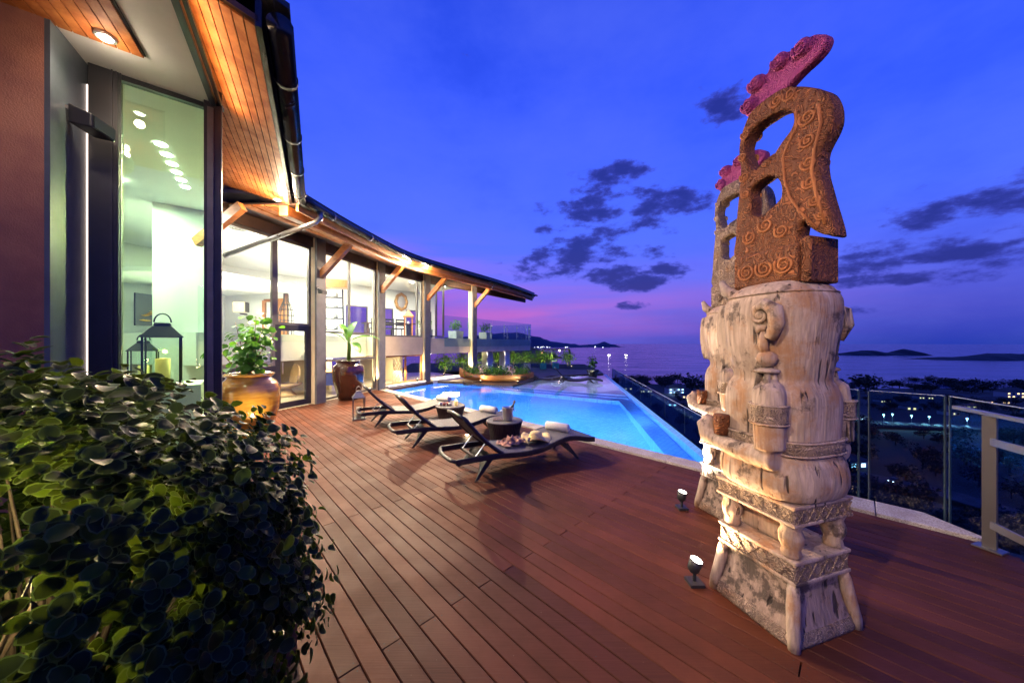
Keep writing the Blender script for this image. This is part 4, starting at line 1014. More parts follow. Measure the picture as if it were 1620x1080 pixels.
MB().lathe([(.001, .002), (.075, .002), (.085, .03), (.098, .20), (.106, .225), (.108, .232), (.10, .232), (.094, .20), (.078, .03), (.001, .03)], 32, (0, 0, 0), False).build('body', 'steel', bu, True)
for s in (-1, 1): MB().tube([(s * .10, -.03, .18), (s * .125, -.02, .17), (s * .13, 0, .165), (s * .125, .02, .17), (s * .10, .03, .18)], .007, 6).build('handle', 'steel', bu, True)
bo = empty('wine_bottle', (T1[0] + .07, T1[1] - .05, TZ + .05), label='dark wine bottle leaning in the ice bucket', cat='bottle')
o = MB().lathe([(.0, 0), (.036, .005), (.037, .17), (.034, .19), (.015, .23), (.0135, .30), (.017, .302), (.017, .315), (.0, .316)], 18, (0, 0, 0), False).build('bottle_glass', 'black_matte', bo, True)
MB().lathe([(.0145, .25), (.0185, .30), (.0185, .318), (.0, .319)], 14, (0, 0, 0), False).build('capsule', 'gold_frame', bo, True)
bo.rotation_euler = (R(8), R(20), 0)
for k, (ax, ay) in enumerate(((-.12, -.02), (-.055, .06))):
    g = empty('wine_glass', (T1[0] + ax, T1[1] + ay, TZ + .012), label=('wine glass nearer the edge of the table, on the dark tray' if k == 0 else 'wine glass close beside the ice bucket'), cat='glass', group='wine glasses on the tray')
    MB().lathe([(.034, .001), (.03, .004), (.005, .008), (.004, .09), (.012, .10), (.034, .13), (.038, .165), (.031, .205)], 20, (0, 0, 0), False).build('bowl_and_stem', 'glass', g, True)
tr = MB().prism([(-.16, -.10), (.05, -.10), (.05, .12), (-.16, .12)], 0, .012).build('serving_tray', 'dark_timber'); tr.location = (T1[0] - .04, T1[1], TZ + .0005)
tag(tr, 'dark flat tray under the two wine glasses', 'tray')
tr = MB().prism([(-.14, -.09), (.12, -.09), (.12, .09), (-.14, .09)], 0, .012).build('serving_tray', 'dark_timber'); tr.location = (T2[0] - .10, T2[1] - .03, TZ + .0005); tag(tr, 'dark tray with small bowls on the table with the candle', 'tray')
for k, (ax, ay, mm) in enumerate(((-.2, -.05, 'towel'), (-.12, -.08, 'leaf_red'), (-.05, -.03, 'leaf_red'), (.0, -.08, 'towel'))):
    o = MB().lathe([(.0, .0), (.02, .0), (.035, .02), (.038, .035), (.03, .05), (.0, .058)], 14, (0, 0, 0), False).build('small_bowl', mm, smooth=True); o.location = (T2[0] + ax, T2[1] + ay, TZ + .0125)
    tag(o, ['pale bowl at the left end of the tray', 'dark red bowl second from the left on the tray', 'dark red bowl in the middle of the tray', 'pale bowl at the candle end of the tray'][k], 'bowl', 'small bowls on the tray')
cd = empty('candle', (T2[0] + .13, T2[1] - .06, TZ), label='glowing yellow pillar candle on the wicker table', cat='candle')
MB().lathe([(.0, 0), (.036, .0), (.037, .10), (.033, .11), (.028, .10), (0, .098)], 18, (0, 0, 0), False).build('wax', 'candle_wax', cd, True)
MB().lathe([(.0, .1), (.008, .115), (.006, .13), (.0, .15)], 8, (0, 0, 0), False).build('flame', 'lamp_warm', cd, True)
lamp('candle_lamp', 'POINT', (T2[0] + .13, T2[1] - .06, TZ + .19), .7, (1, .6, .2), .02, parent=cd)

# ---------------------------------------------------------------- lanterns
def lantern(loc, hgt, wd, label, rz=0.3, lit=True, metal='dark_metal', group=None):
    r = empty('lantern', loc, rz, label=label, cat='lantern', group=group)
    w2 = wd / 2; zb, zt = .04 * hgt, .66 * hgt
    MB().box((0, 0, zb / 2), (wd * 1.08, wd * 1.08, zb)).build('base', metal, r)
    for sx in (-1, 1):
        for sy_ in (-1, 1): MB().box((sx * w2 * .94, sy_ * w2 * .94, (zb + zt) / 2), (wd * .06, wd * .06, zt - zb)).build('post', metal, r)
    for a in range(4):
        cx, cy = math.cos(a * math.pi / 2) * w2 * .94, math.sin(a * math.pi / 2) * w2 * .94
        MB().box((cx, cy, (zb + zt) / 2), (.004 if a % 2 == 0 else wd * .86, wd * .86 if a % 2 == 0 else .004, zt - zb)).build('pane', 'glass', r)
    MB().loft([[(x * k, y * k, z) for x, y in ((-w2, -w2), (w2, -w2), (w2, w2), (-w2, w2))] for k, z in ((1.08, zt), (1.08, zt + .012 * hgt), (.50, zt + .15 * hgt), (.42, zt + .16 * hgt), (.46, zt + .165 * hgt), (.40, zt + .20 * hgt), (.1, zt + .22 * hgt))]).build('roof_cap', metal, r)
    MB().tube([(math.cos(a) * wd * .22, 0, zt + .21 * hgt + math.sin(a) * .12 * hgt) for a in [math.pi * k / 10 for k in range(11)]], wd * .025, 6).build('handle', metal, r, True)
    MB().lathe([(0, zb), (wd * .2, zb), (wd * .2, zb + .33 * hgt), (.0, zb + .335 * hgt)], 16, (0, 0, 0), False).build('candle', 'candle_wax' if lit else 'towel', r, True)
    if lit: lamp('candle_lamp', 'POINT', (loc[0], loc[1], loc[2] + zb + .42 * hgt), 7.0, (1, .7, .3), .03, parent=r)
    return r
lantern((-3.54, 7.66, 0), .76, .25, 'tall steel and glass floor lantern with white candle beside the loungers', LA, False, 'pipe_steel')
plinth = MB().box((-5.55, 5.3, .55), (.9, .9, 1.1), .7).build('display_plinth', 'white_paint'); tag(plinth, 'low white plinth carrying two lanterns behind the green glass', 'plinth')
lantern((-5.42, 5.15, 1.101), 1.12, .42, 'large dark lantern behind the green entrance glass', .75, True)
lantern((-5.86, 5.28, 1.101), .80, .32, 'smaller dark lantern behind the green entrance glass', .75, True)

# ---------------------------------------------------------------- big glazed pots
def pot(loc, glaze, label):
    r = empty('glazed_pot', loc, label=label, cat='pot', group='large glazed jars by the facade')
    prof = [(.0, 0), (.27, 0), (.29, .03), (.36, .25), (.44, .55), (.468, .78), (.462, .92), (.42, 1.04), (.345, 1.11), (.325, 1.14), (.345, 1.165), (.37, 1.18), (.372, 1.205), (.35, 1.22), (.315, 1.21), (.30, 1.15), (.30, 1.08), (0, 1.08)]
    k = 48; q = []
    for (a, za), (c_, zc) in zip(prof, prof[1:]): 
        for i in range(3): q.append((a + (c_ - a) * i / 3, za + (zc - za) * i / 3))
    q.append(prof[-1])
    q = [(rr * (1 + .006 * math.sin(z * 70)) if .1 < z < 1.05 else rr, z) for rr, z in q]
    MB().lathe(q, k, (0, 0, 0), False).build('jar', glaze, r, True)
    MB().lathe([(.30, 1.12), (.0, 1.13)], 24, (0, 0, 0), False).build('earth', 'soil', r)
    return r
p1 = pot((-4.73, 5.98, 0), 'gold_glaze', 'ochre glazed jar with scalloped leafy plant left of the glass door')
p2 = pot((-5.13, 10.42, 0), 'brown_glaze', 'dark brown glazed jar with a young broad leaf plant by the facade')
# ochre jar: lobed-leaf shrub
def branch_plant(parent_loc, label, name, stems, m, kind, size, nleaf, cat='plant', seed=1, individual=True, stem_r=.012, stem_m='bark', droop=.2):
    random.seed(seed)
    r = empty(name, parent_loc, label=label, cat=cat)
    sb = MB(); LV = []
    for st_ in stems:
        sb.tube(st_, [stem_r * (1 - .6 * k / (len(st_) - 1)) for k in range(len(st_))], 6)
    sb.build('stem', stem_m, r, True)
    me = bpy.data.meshes.new('leaf'); me.from_pydata(LEAF[kind][0], [], LEAF[kind][1]); me.materials.append(MATS[m]); me.polygons.foreach_set('use_smooth', [True] * len(me.polygons))
    for st_ in stems:
        tip = Vector(st_[-1])
        for k in range(nleaf):
            f = .30 + .70 * random.random() ** .7
            i = min(int(f * (len(st_) - 1)), len(st_) - 2); p = Vector(st_[i]).lerp(Vector(st_[i + 1]), f * (len(st_) - 1) - i)
            p += Vector((random.gauss(0, 1), random.gauss(0, 1), random.gauss(0, .8))) * size * .85
            n = (p - Vector((0, 0, p.z - .25))).normalized() + Vector((0, -.5, .5))
            o = inst('leaf', me, r, p); o.rotation_mode = 'QUATERNION'; o.rotation_quaternion = rand_rot(n, .45); s = size * random.uniform(.65, 1.2); o.scale = (s, s, s)
    return r
st1 = [[(0, 0, 1.12), (.06 * math.cos(a), .06 * math.sin(a), 1.42), (rr * math.cos(a), rr * math.sin(a), z + .22)] for a, rr, z in ((0, .12, 2.02), (.9, .28, 1.85), (2.0, .22, 1.75), (3.0, .30, 1.6), (4.0, .2, 1.9), (5.2, .3, 1.7), (5.9, .38, 1.82), (.3, .42, 1.75), (1.4, .1, 1.6), (4.6, .28, 1.5))]
st1.append([(0, 0, 1.12), (-.3, -.05, 1.4), (-.52, -.1, 1.72)])
branch_plant((-4.73, 5.98, 0), 'bushy plant with bright scalloped leaves growing in the ochre jar', 'potted_shrub', st1, 'leaf_bright', 'broad', .125, 27, seed=5)
r = empty('potted_plant', (-5.13, 10.42, 0), label='young plant with five broad upright leaves in the brown jar', cat='plant')
MB().tube([(0, 0, 1.1), (.02, 0, 1.6), (.0, 0, 1.95)], [.06, .055, .03], 10).build('stem', 'leaf_mid', r, True)
for a, L, tilt, z0 in ((2.6, .85, 1.15, 1.75), (.2, .9, .35, 1.8), (3.6, .6, .9, 1.7), (5.6, .75, -.1, 1.75), (1.4, .7, 1.3, 1.85)):
    b = MB(); n = 10; ringsL = []
    for k in range(n + 1):
        f = k / n; wd = .13 * math.sin(math.pi * min(1, f * .93 + .07)) ** .7; ang = tilt - f * .9
        ringsL.append((f, wd))
    x = y = 0.0; px, pz = .03, 0.0; P = []
    for k, (f, wd) in enumerate(ringsL):
        ang = tilt + .25 - f * 1.1; px += L / n * math.cos(ang); pz += L / n * math.sin(ang)
        P += [(px, -wd, pz + wd * .3), (px, 0, pz), (px, wd, pz + wd * .3)]
    F = []
    for k in range(n): F += [(k * 3, k * 3 + 1, k * 3 + 4, k * 3 + 3), (k * 3 + 1, k * 3 + 2, k * 3 + 5, k * 3 + 4)]
    b.add(P, F); o = b.build('leaf', 'leaf_bright', r, True); o.location = (0, 0, z0); o.rotation_euler = (0, 0, a)
lamp('jar_lamp', 'SPOT', (-4.35, 5.6, .15), 10, (1, .85, .5), .05, aim=(-4.73, 5.98, 1.6), spot=70)
uplight((-4.05, 5.35, .02), 75, (1, .86, .5), .04, (-4.73, 5.98, 1.5), label='small spotlight on the deck in front of the ochre jar', spot=60)
bpy.data.objects.remove(bpy.data.objects['jar_lamp'])

for k, (i_, nm_) in enumerate(((1, 'second'), (2, 'third'), (3, 'fourth'))):  # added uplights that brighten the cream sides of the columns
    p_ = Vector(COLS[i_]); d_ = (Vector(WP[i_ + 2]) - Vector(WP[i_])).normalized(); n_ = Vector((d_.y, -d_.x)); q_p = p_ - d_ * .55 + n_ * .12
    uplight((q_p.x, q_p.y, .10 if i_ > 1 else .0), 330, (1, .74, .36), .04, (p_.x, p_.y, 2.4), label='added uplight at the foot of the %s facade column' % nm_, group='added column uplights', spot=90)
# recessed deck light under the middle lounger
dl = empty('deck_light', (-.86, 6.34, .001), label='small recessed deck light glowing under the middle lounger', cat='light')
MB().lathe([(.05, .0), (.05, .004), (.035, .005)], 20, (0, 0, 0), False).build('ring', 'steel', dl)
MB().lathe([(.034, .004), (.0, .005)], 16, (0, 0, 0), False).build('lens', 'lamp_warm', dl)
lamp('deck_lamp', 'POINT', (-.86, 6.34, .05), 3, (1, .8, .5), .03, parent=dl)

# ---------------------------------------------------------------- boat planter on the platform
bt = empty('boat_planter', (-.72, 15.2, -.01), R(-6), label='old wooden dugout boat filled with flowering plants beside the pool', cat='boat')
b = MB(); n = 24; rings = []; Lb = 1.72
for k in range(n + 1):
    f = k / n * 2 - 1; x = f * Lb
    wv = .30 * (1 - abs(f) ** 2.6) + .03; sheer = .30 + .26 * abs(f) ** 3.0 * (1.25 if f < 0 else .6); keel = .02 + .22 * abs(f) ** 4
    rings.append([(x, -wv, sheer), (x, -wv * .8, (sheer + keel) * .45), (x, -wv * .3, keel), (x, wv * .3, keel), (x, wv * .8, (sheer + keel) * .45), (x, wv, sheer), (x, wv * .86, sheer - .005), (x, wv * .6, keel + .10), (x, -wv * .6, keel + .10), (x, -wv * .86, sheer - .005)])
b.loft(rings); b.build('hull', 'hull_wood', bt, True)
for sy_ in (-1, 1): MB().tube([rg[0 if sy_ < 0 else 5] for rg in rings], .022, 6).build('gunwale', 'hull_wood', bt, True)
b = MB(); b.loft([[(x * Lb * .82, -.2, .22), (x * Lb * .82, .2, .22), (x * Lb * .82, .2, .26), (x * Lb * .82, -.2, .26)] for x in (-1, -.3, .3, 1)]); b.build('earth', 'soil', bt)
random.seed(11)
for k in range(13):
    x = -1.35 + 2.7 * k / 12; kind = ['leaf_mid', 'leaf_bright', 'leaf_mid', 'leaf_pale', 'leaf_mid', 'leaf_bright'][k % 6]
    pl = empty('flower_clump', (0, 0, 0)); bpy.data.objects.remove(pl)
    bush(bt, (x, random.uniform(-.08, .08), .50), (.26, .26, .32), 130, .085, 'oval', kind, 'plant', .2, .5)
for k in range(4): bush(bt, (-1.1 + k * .6, 0, .58), (.12, .12, .12), 14, .05, 'broad', 'leaf_red' if k % 2 else 'leaf_pale', 'blossom', .2)
uplight((-1.4, 14.75, -.01), 60, (1, .8, .45), .03, (-.9, 15.2, .5), label='spotlight at the bow end of the boat planter')
uplight((.25, 14.45, -.01), 45, (.8, 1, .8), .03, (-.2, 15.2, .5), label='spotlight at the stern end of the boat planter')

# ---------------------------------------------------------------- garden shrubs behind the pool with uplights
random.seed(21)
gd = [(-3.0, 20.3, .9), (-2.2, 22.6, 1.0), (-1.1, 24.3, 1.0), (.1, 25.2, .95), (1.1, 25.6, 1.0), (2.2, 25.8, .9), (3.1, 26.0, .95), (4.2, 25.2, .9), (-3.9, 19.2, .85)]
gl = ['first clipped garden shrub, behind the house column', 'garden shrub left of the terrace columns', 'garden shrub between the two white terrace columns', 'uplit shrub just right of the white terrace columns', 'uplit shrub in front of the dark hipped roof', 'uplit shrub left of the black pergola', 'uplit shrub at the left post of the pergola', 'uplit shrub inside the pergola frame', 'shrub at the near corner of the undercroft']
tag(MB().prism([(-7, 18.6), (1.2, 24.5), redge(21.4), (6.2, 28.5), (-9, 30)], -1.2, -.03).build('garden_ground', 'terrain'), kind='structure')
for k, (x, y, hh) in enumerate(gd):
    s = empty('garden_shrub', (x, y, -.03), label=gl[k], cat='shrub', group='uplit shrubs behind the pool')
    MB().tube([(0, 0, 0), (.02, 0, .3), (0, 0, .6 * hh)], [.03, .025, .01], 6).build('trunk', 'bark', s)
    bush(s, (0, 0, .85 * hh), (.66, .55, .70 * hh), 700, .10, 'oval', 'leaf_mid', 'crown', .3, .3)
    u = uplight((x + .15, y - .95, -.03), 130, (1, .9, .42), .03, (x, y, 1.2), label='ground spotlight at the foot of the ' + gl[k].split(',')[0].replace('first ', 'nearest '), group='garden spotlights')
# plant in a bowl at the end of the sun shelf
r = empty('potted_fern', (4.35, 17.9, WZ - .15), label='uplit leafy plant in a black bowl at the end of the sun shelf', cat='plant')
MB().lathe([(0, 0), (.2, 0), (.24, .3), (.33, .52), (.34, .56), (.3, .56), (0, .5)], 20, (0, 0, 0), False).build('bowl', 'black_matte', r, True)
bush(r, (0, 0, .92), (.28, .28, .42), 170, .13, 'oval', 'leaf_bright', 'foliage', .1, .6)
lamp('plant_lamp', 'SPOT', (4.2, 17.3, .1), 40, (1, .95, .5), .03, parent=None, aim=(4.35, 17.9, .9), spot=60)
# pergola
pg = empty('pergola', (3.6, 27.0, -.03), R(-8), label='black open steel pergola frame behind the pool', cat='pergola')
for x in (-1.05, 1.05):
    for y in (-.9, .9): MB().box((x, y, .62), (.07, .07, 1.30)).build('post', 'black_matte', pg)
for y in (-.9, .9): MB().box((0, y, 1.29), (2.2, .07, .07)).build('beam', 'black_matte', pg)
for x in (-1.05, 1.05): MB().box((x, 0, 1.291), (.06, 1.73, .06)).build('beam', 'black_matte', pg)
for x, m2 in ((-1.12, 'lamp_red'), (.25, 'lamp_warm')):
    MB().lathe([(0, -.06), (.05, -.04), (.06, 0), (.05, .04), (0, .06)], 12, (x, -.98, 1.05 if x < 0 else 1.22), False).build('lamp', m2, pg, True)
# pavilion with hipped roof behind the garden
pv = empty('garden_pavilion', (.9, 34, -1.5), R(6), label='garden pavilion with dark hipped tile roof behind the shrubs', cat='pavilion')
MB().box((0, 0, .9), (5.2, 4.2, 1.8)).build('wall', 'house_white', pv)
b = MB(); b.loft([[(x * k, y * k, z) for x, y in ((-3.6, -3.0), (3.6, -3.0), (3.6, 3.0), (-3.6, 3.0))] for k, z in ((1, 1.8), (1.0, 1.88), (.03, 3.25))]); b.build('roof', 'roof_dark', pv)
# white outdoor table set by the platform: low cube stools
for k, (x, y) in enumerate(((1.0, 22.0), (2.1, 22.6), (3.0, 23.0))):
    o = MB().box((0, 0, .22), (.45, .45, .42)).build('cube_planter', 'teal_glaze' if k != 0 else 'planter_grey'); o.location = (x, y, -.01); bevel(o, .02)
    tag(o, ['pale cube planter behind the stern of the boat', 'teal cube planter left of the pergola', 'teal cube planter at the pergola foot'][k], 'planter', 'cube planters by the garden')
# terrace planters
random.seed(31)
for k, (f, wd, m2) in enumerate(((.9, .7, 'leaf_mid'), (3.2, .6, 'leaf_mid'), (5.9, .7, 'leaf_mid'))):
    q = Vector(WP[3]) + fd * f - fnn * 1.0
    s = empty('terrace_planter', (q.x, q.y, 2.0), label=['grey planter with clipped bush on the terrace, behind the glass front', 'grey planter with clipped bush just left of the last column', 'grey planter with clipped bush right of the teal vase'][k], cat='planter', group='planters on the terrace')
    o = MB().box((0, 0, .21), (.55, .55, .42), 1.0, 1.08).build('box', 'planter_grey', s)
    bush(s, (0, 0, .72), (.38, .38, .33), 350, .08, 'oval', 'leaf_mid', 'foliage', .4, .4)
q = Vector(WP[4]) + fd * .95 - fnn * .75
s = empty('tall_vase', (q.x, q.y, 2.0), label='tall teal vase on the terrace behind the last column', cat='vase')
MB().lathe([(0, 0), (.14, 0), (.2, .35), (.27, .75), (.27, .9), (.2, 1.02), (.13, 1.06), (.15, 1.1), (.12, 1.1), (0, 1.0)], 28, (0, 0, 0), False).build('vase_body', 'teal_glaze', s, True)
MB().lathe([(.0, 1.05), (.06, 1.08), (.07, 1.26), (.0, 1.3)], 14, (0, 0, 0), False).build('glow_lamp', 'lamp_warm', s, True)
lamp('terrace_lamp', 'POINT', (q.x + .3, q.y - .3, 3.0), 12, (1, .85, .55), .08)

# ---------------------------------------------------------------- things inside the rooms
def chair(loc, rz, label):
    r = empty('dining_chair', loc, rz, label=label, cat='chair', group='dark dining chairs')
    MB().box((0, 0, .44), (.44, .44, .05)).build('seat', 'black_matte', r)
    for x in (-.19, .19):
        MB().box((x, .19, .21), (.045, .045, .42)).build('leg', 'black_matte', r)
        MB().box((x, -.19, .45), (.045, .045, .9)).build('leg', 'black_matte', r)
    for z in (.6, .72, .84): MB().box((0, -.19, z), (.34, .025, .08)).build('back_slat', 'black_matte', r)
    return r
dc = Vector((-5.4, 15.6))
for k, (ax, ay) in enumerate(((-.85, -.45), (-.4, -.05), (.02, .2))):
    chair((dc.x + ax, dc.y + ay, 2.0), R(35), ['dark dining chair nearest the second column', 'middle dark dining chair of the three in the window', 'dark dining chair beside the timber lantern box'][k])
tb = empty('dining_table', (dc.x - .8, dc.y + 1.1, 2.0), R(35), label='long dark dining table laid with white napkins upstairs', cat='table')
MB().box((0, 0, .74), (2.4, .95, .05)).build('table_top', 'dark_timber', tb)
for x in (-1.05, 1.05): MB().box((x, 0, .355), (.1, .7, .71)).build('leg', 'dark_timber', tb)
for k in range(5): MB().lathe([(.05, .766), (.03, .82), (.005, .88)], 8, (-.9 + .45 * k, -.25, 0), False).build('napkin', 'towel', tb)
bx = empty('timber_lantern_box', (-4.98, 15.95, 2.0), R(20), label='tall honey timber lantern box at the end of the dining room', cat='lantern')
for x in (-.17, .17):
    for y in (-.17, .17): MB().box((x, y, .5), (.05, .05, 1.0)).build('post', 'beam_wood', bx)
MB().loft([[(x * k, y * k, z) for x, y in ((-.24, -.24), (.24, -.24), (.24, .24), (-.24, .24))] for k, z in ((1, 1.0), (1, 1.05), (.05, 1.35))]).build('cap', 'beam_wood', bx)
MB().box((0, 0, .03), (.46, .46, .06)).build('base', 'beam_wood', bx)
for x, y, a, c_ in ((-.17, 0, .005, .29), (.17, 0, .005, .29), (0, -.17, .29, .005), (0, .17, .29, .005)): MB().box((x, y, .52), (a, c_, .92)).build('pane', 'glass', bx)
wn_ = (pB - pA).normalized(); wnn = Vector((wn_.y, -wn_.x))
q = pA.lerp(pB, .695) + wnn * .16
mr = empty('wall_mirror', (q.x, q.y, 3.75), math.atan2(wnn.y, wnn.x) + R(90), label='carved gilt oval mirror above the dining room windows', cat='mirror')
b = MB(); b.tube([(math.cos(a) * .33 * (1 + .06 * math.cos(8 * a)), 0, .42 + math.sin(a) * .43 * (1 + .06 * math.cos(8 * a))) for a in [2 * math.pi * k / 32 for k in range(33)]], .09, 8, False); b.build('frame', 'gold_frame', mr, True)
b = MB(); b.add([(math.cos(2 * math.pi * k / 24) * .29, -.02, .42 + math.sin(2 * math.pi * k / 24) * .38) for k in range(24)], [tuple(range(24))]); b.build('mirror_glass', 'steel', mr)
# ladder shelf with bottles behind the second bay
ls = empty('ladder_shelf', (-6.6, 12.1, 2.0), R(20), label='tall black ladder shelf with jars in the second window', cat='shelf')
for x in (-.45, .45): MB().bar((x, -.25, 0), (x * .8, .12, 1.75), .05, .05).build('side_rail', 'black_matte', ls)
for k, z in enumerate((.25, .65, 1.05, 1.42)):
    MB().box((0, -.05 + z * .05, z), (.86 - z * .08, .36 - z * .1, .03)).build('shelf_board', 'black_matte', ls)
    for j in range(2): MB().lathe([(0, .015), (.07, .015), (.08, .12), (.03, .17), (.03, .22), (0, .22)], 10, (-.2 + .36 * j, -.05, z), False).build('jar', 'white_plastic' if (j + k) % 2 else 'planter_grey', ls, True)
o = MB().box((0, 0, 0), (1.0, .45, .30), .3).build('timber_chest', 'door_wood'); o.location = (-6.6, 12.25, 3.93); tag(o, 'brown timber chest on top of the black ladder shelf', 'chest')
# wine cage, flower picture, loudspeaker box in the gallery
wc = empty('wine_cage', (-8.0, 11.75, 2.0), R(15), label='bottle shaped black iron wine cage beside the timber door', cat='wine rack')
prof = [(.24, 0), (.24, .75), (.20, .95), (.08, 1.25), (.07, 1.5)]
for k in range(12):
    a = 2 * math.pi * k / 12; MB().tube([(r_ * math.cos(a), r_ * math.sin(a), z) for r_, z in prof], .010, 5).build('wire', 'black_matte', wc)
for r_, z in ((.24, .02), (.24, .2), (.24, .38), (.24, .56), (.24, .74), (.2, .95), (.13, 1.12), (.07, 1.5)):
    MB().tube([(r_ * math.cos(2 * math.pi * k / 16), r_ * math.sin(2 * math.pi * k / 16), z) for k in range(17)], .010, 5, False).build('hoop', 'black_matte', wc)
MB().lathe([(.045, 1.15), (.04, 1.5), (0, 1.5)], 10, (0, 0, 0), False).build('neck', 'door_wood', wc)
pc = empty('flower_picture', (-10.9, 10.4, 2.75), R(84), label='dark framed picture of yellow flowers on the gallery wall', cat='picture')
MB().box((0, 0, 0), (1.5, .05, .95)).build('frame', 'black_matte', pc)
random.seed(8)
for k in range(16): MB().lathe([(0, -.02), (.1, 0), (0, .02)], 8, (random.uniform(-.6, .6), -.04, random.uniform(-.42, -.02)), False).build('flower', 'flower_yellow', pc)
sb_ = empty('shelf_speaker', (-9.4, 11.5, 3.0), R(15), label='brown cube loudspeaker with black side on the gallery wall', cat='speaker')
MB().box((0, 0, 0), (.34, .26, .34)).build('cabinet', 'wicker_pale', sb_); MB().box((.185, 0, 0), (.03, .262, .342)).build('side_panel', 'black_matte', sb_); MB().box((0, .2, -.22), (.06, .4, .04)).build('bracket', 'black_matte', sb_)
cs = empty('ceiling_speaker', (-7.35, 8.9, 4.835), label='round white ceiling loudspeaker grille in the hall', cat='speaker')
for r_ in (.06, .12, .18): MB().tube([(r_ * math.cos(2 * math.pi * k / 20), r_ * math.sin(2 * math.pi * k / 20), -.012) for k in range(21)], .012, 5, False).build('ring', 'planter_grey', cs)
# lower rooms: round wicker chairs, blue table, driftwood, door
for k, (x, y, z) in enumerate(((-7.6, 11.2, 0), (-8.1, 10.6, 0))):
    r = empty('wicker_chair', (x, y, z), R(-40 + 30 * k), label=['round wicker lounge chair nearer the glass door', 'round wicker lounge chair set back in the lower room'][k], cat='chair', group='round wicker chairs')
    MB().lathe([(.3, .0), (.12, .2), (.15, .25), (.42, .34), (.45, .40), (0, .38)], 20, (0, 0, 0), False).build('base', 'wicker_pale', r, True)
    o = MB().lathe([(.0, .0), (.2, .02), (.36, .08), (.42, .15), (.40, .15), (.3, .1), (0, .04)], 20, (0, 0, 0), False).build('back_shell', 'wicker_pale', r, True); o.location = (0, .35, .62); o.rotation_euler = (R(80), 0, 0)
r = empty('blue_table', (-6.4, 12.0, 0), R(15), label='table with blue cloth in the lower room of the second bay', cat='table')
MB().box((0, 0, .74), (1.7, .8, .04)).build('table_top', 'door_wood', r); MB().box((0, 0, .5), (1.6, .7, .44)).build('cloth', 'blue_cloth', r)
for x in (-.7, .7): MB().box((x, 0, .14), (.07, .6, .28)).build('leg', 'black_matte', r)
r = empty('driftwood_sculpture', (-4.75, 13.75, -.02), R(0), label='pale twisted driftwood sculpture in the lower dining window', cat='sculpture')
random.seed(4)
for k in range(9):
    a = k * .7; pts = [(.16 * math.cos(a), .16 * math.sin(a), 0)]
    for j in range(1, 8): pts.append((.16 * math.cos(a + j * .5) * (1 + .15 * random.random()) * (.6 + .5 * abs(math.sin(j * .8))), .14 * math.sin(a + j * .5), j * .155))
    pts.append((pts[-1][0] * 2.2, pts[-1][1] * 1.6, pts[-1][2] + .1))
    MB().tube(pts, [.035 - .003 * j for j in range(len(pts))], 6).build('branch', 'driftwood', r, True)
o = empty('side_lamp', (-4.05, 15.3, 0), label='small white table lamp figure in the lower window', cat='lamp')
MB().lathe([(0, 0), (.1, 0), (.1, .45), (.03, .5), (.03, .62), (.0, .62)], 14, (0, 0, 0), False).build('stand', 'white_plastic', o, True)
MB().lathe([(.12, .6), (.08, .82), (.0, .82)], 14, (0, 0, 0), False).build('shade', 'window_lit', o, True)

# ---------------------------------------------------------------- carved wooden ancestor figures
CREST = [(.282, 3.548), (.253, 3.584), (.204, 3.617), (.141, 3.619), (.107, 3.607), (.076, 3.631), (.03, 3.654), (-.022, 3.642), (-.049, 3.609), (-.06, 3.594), (-.108, 3.628), (-.167, 3.619), (-.188, 3.577), (-.18, 3.52), (-.219, 3.523), (-.23, 3.479), (-.21, 3.402), (-.171, 3.376), (-.108, 3.362), (-.029, 3.377), (.052, 3.398), (.141, 3.437), (.241, 3.47), (.276, 3.502)]
OUTER = [(-.029, 3.413), (.066, 3.401), (.141, 3.353), (.217, 3.29), (.276, 3.229), (.302, 3.183), (.324, 3.041), (.31, 2.983), (.276, 2.922), (.258, 2.88), (.255, 2.779), (.278, 2.649), (.333, 2.381), (.33, 2.363), (.295, 2.377), (.262, 2.396), (.192, 2.467), (.17, 2.497), (.148, 2.448), (.144, 2.345), (.10, 2.315), (-.19, 2.325), (-.279, 2.387), (-.274, 2.525), (-.263, 2.701), (-.247, 2.853), (-.234, 3.005), (-.247, 3.15), (-.237, 3.242), (-.193, 3.345), (-.158, 3.389), (-.108, 3.404)]
HOLE1 = [(.087, 3.211), (.099, 3.173), (.093, 3.117), (.045, 3.065), (.007, 3.02), (-.009, 2.992), (-.022, 2.972), (-.067, 2.975), (-.122, 3.001), (-.142, 3.064), (-.16, 3.139), (-.159, 3.174), (-.124, 3.235), (-.03, 3.256), (.031, 3.251)]
HOLE2 = [(-.017, 2.862), (.038, 2.712), (.021, 2.688), (-.031, 2.656), (-.059, 2.639), (-.117, 2.666), (-.124, 2.772), (-.133, 2.823), (-.067, 2.858)]
def grow(P, kx, kz, dx=0.0):
    cx = sum(p[0] for p in P) / len(P); cz_ = sum(p[1] for p in P) / len(P)
    return [(cx + (x - cx) * kx + dx, cz_ + (z - cz_) * kz) for x, z in P]
HOLE1 = grow(HOLE1, 1.22, 1.12, -.012); HOLE2 = grow(HOLE2, 1.2, 1.1, -.012)
def se_ring(hx, hy, z, cx=0.0, cy=0.0, n=40, p=2.6):
    out = []
    for k in range(n):
        a = 2 * math.pi * k / n; c_, s_ = math.cos(a), math.sin(a)
        out.append((cx + hx * math.copysign(abs(c_) ** (2 / p), c_), cy + hy * math.copysign(abs(s_) ** (2 / p), s_), z))
    return out
